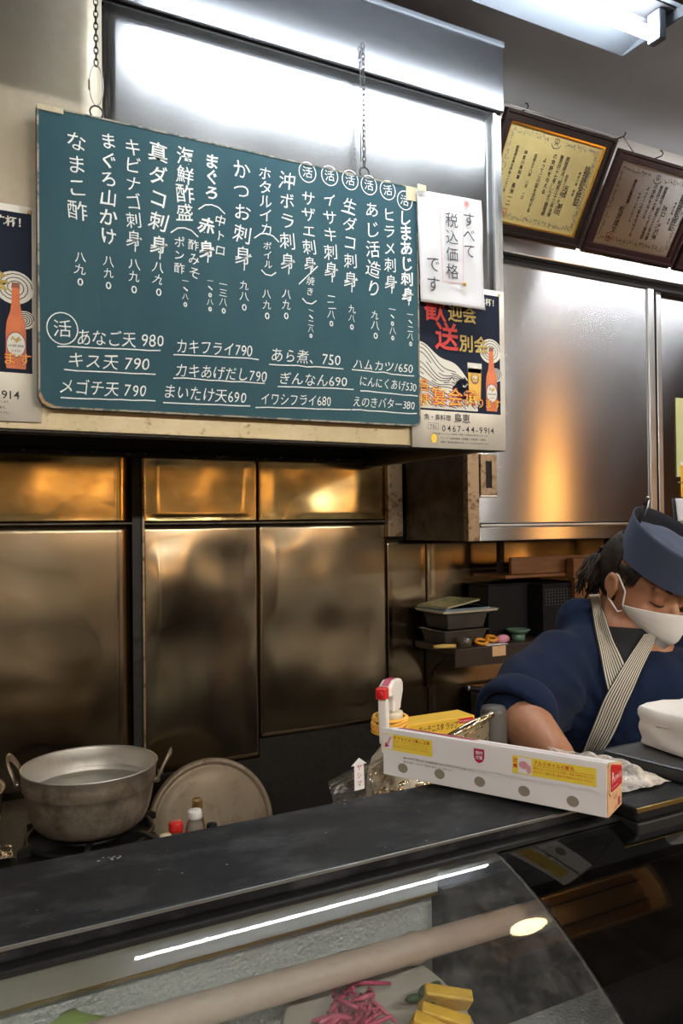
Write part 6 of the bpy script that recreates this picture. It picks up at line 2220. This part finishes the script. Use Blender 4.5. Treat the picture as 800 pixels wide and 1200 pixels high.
m.grid(scalp, 40, 16)
hair = m.build('hair', hair_mat, cook, smooth=True, normals=False, solid=0.006)
for s in (1, -1):
    m = MB()
    for i in range(46):
        y0 = 0.048 - 0.066 * random.random()
        z0 = 0.050
        ln = 0.040 - abs(y0 - 0.02) * 0.35 + random.gauss(0, 0.003)
        q = []
        for k_ in range(4):
            t = k_ / 3
            y = y0 - 0.006 * t
            z = z0 - ln * t
            xx = 0.0735 * math.sqrt(max(0.05, 1 - (y / 0.105) ** 2)) + 0.0035 - 0.001 * t
            q.append(MH @ Vector((s * xx, y, z)))
        m.tube(q, [0.0022, 0.0020, 0.0014, 0.0005], 5)
    m.build('temple_hair', hair_mat, hair, smooth=True)
m = MB()
root_ = MH @ Vector((0.052, -0.090, 0.045))
for i in range(90):
    a, r = random.uniform(0, 2 * PI), random.random() ** 0.5
    st_ = MH @ Vector((0.030 + 0.034 * r * math.cos(a), -0.098 + 0.012 * math.sin(a) * r, 0.040 + 0.030 * r * math.sin(a)))
    e_u = 697 + 17 * math.cos(a) * r - 5
    e_v = 676 + 14 * math.sin(a) * r + random.gauss(0, 4)
    mid_ = at(704 + 11 * math.cos(a) * r, 640 + 8 * math.sin(a) * r, D=1.615 + 0.02 * math.sin(a))
    low_ = at(693 + 15 * math.cos(a) * r, 668 + 9 * math.sin(a) * r, D=1.60 + 0.025 * math.sin(a))
    end_ = at(e_u - 4, e_v + 12, D=1.595 + 0.03 * math.sin(a))
    ph = random.random() * 6
    pts = []
    ctrl = [st_, mid_, low_, end_]
    for k_ in range(15):
        t = k_ / 14
        p = ctrl[0] * (1 - t) ** 3 + ctrl[1] * 3 * t * (1 - t) ** 2 + ctrl[2] * 3 * t * t * (1 - t) + ctrl[3] * t ** 3
        wv = 0.0055 * t * math.sin(9 * t + ph)
        pts.append(p + rt * wv + fw * 0.004 * t * math.cos(9 * t + ph))
    rr_ = random.uniform(0.0022, 0.0042)
    m.tube(pts, [rr_ * (1 - 0.72 * (k_ / 14) ** 2) for k_ in range(15)], 5)
m.build('tied_tail', hair_mat, hair, smooth=True)

# ---- eyes closed, looking down: lash lines and eyebrows
for s in (1, -1):
    m = MB()
    pts = []
    for i in range(9):
        t = i / 8
        x = s * (0.0165 + 0.031 * t)
        y = 0.0855 - 0.012 * (t - 0.35) ** 2 * 2.4 - 0.006 * t
        z = -0.0030 - 0.0045 * math.sin(PI * t)
        pts.append(MH @ Vector((x, y, z)))
    m.tube(pts, [0.0006, 0.0013, 0.0016, 0.0017, 0.0017, 0.0016, 0.0014, 0.0011, 0.0005], 8)
    m.build('lash_line', hair_mat, body, smooth=True)
    m = MB()
    pts = []
    for i in range(9):
        t = i / 8
        x = s * (0.0140 + 0.040 * t)
        y = 0.0900 - 0.020 * t * t
        z = 0.0225 + 0.007 * math.sin(PI * t * 0.8)
        pts.append(MH @ Vector((x, y, z)))
    m.tube(pts, [0.0014, 0.0026, 0.0030, 0.0030, 0.0028, 0.0025, 0.0020, 0.0014, 0.0006], 8)
    m.build('eyebrow', hair_mat, body, smooth=True)

# ---- mask
m = MB()


def mask_pt(a, c):
    """a across the face (-1..1), c from the upper edge (0) to the chin (1)"""
    th = a * R(76)
    top = -0.014 - 0.012 * abs(a) ** 1.5 + 0.003 * math.cos(a * 3)
    bot = -0.106 + 0.062 * abs(a) ** 1.4
    z = top + (bot - top) * c
    bulge = 0.020 * math.cos(th) ** 2 * math.sin(PI * min(1, 0.22 + 0.62 * c)) + 0.006
    rx = 0.071 + 0.003 * (1 - c)
    base_y = 0.088 - 0.012 * c - 0.050 * max(0, c - 0.60)
    x = rx * math.sin(th) * (1 - 0.24 * c * c)
    y = (base_y + bulge) * math.cos(th) ** 0.9 + 0.012 - 0.014 * (1 - math.cos(th))
    return MH @ Vector((x, y, z + 0.0015 * math.sin(c * 26) * (1 - abs(a))))


m.grid(lambda u, c: mask_pt(2 * u - 1, c), 44, 26)
mask = m.build('face_mask', mask_mat, cook, smooth=True, normals=False, solid=0.002)
m = MB()
m.tube([mask_pt(-1 + i / 20, 0.0) for i in range(41)], 0.0013, 6)
m.build('mask_edge', mask_mat, mask, smooth=True)
for s in (1, -1):
    for (c, top_) in ((0.08, True), (0.92, False)):
        m = MB()
        e = mask_pt(s, c)
        if top_:
            pts = [e, MH @ Vector((s * 0.0745, 0.026, 0.000)), MH @ Vector((s * 0.0785, 0.010, 0.018)), MH @ Vector((s * 0.0800, 0.002, 0.026)), MH @ Vector((s * 0.0765, -0.012, 0.028))]
        else:
            pts = [e, MH @ Vector((s * 0.0725, 0.020, -0.046)), MH @ Vector((s * 0.0770, 0.004, -0.034)), MH @ Vector((s * 0.0775, -0.006, -0.029)), MH @ Vector((s * 0.0740, -0.016, -0.024))]
        fine = []
        for i in range(len(pts) - 1):
            for t in (0, 0.33, 0.66):
                fine.append(pts[i].lerp(pts[i + 1], t))
        fine.append(pts[-1])
        m.tube(fine, 0.0017, 8)
        m.build('ear_loop', mask_mat, mask, smooth=True)
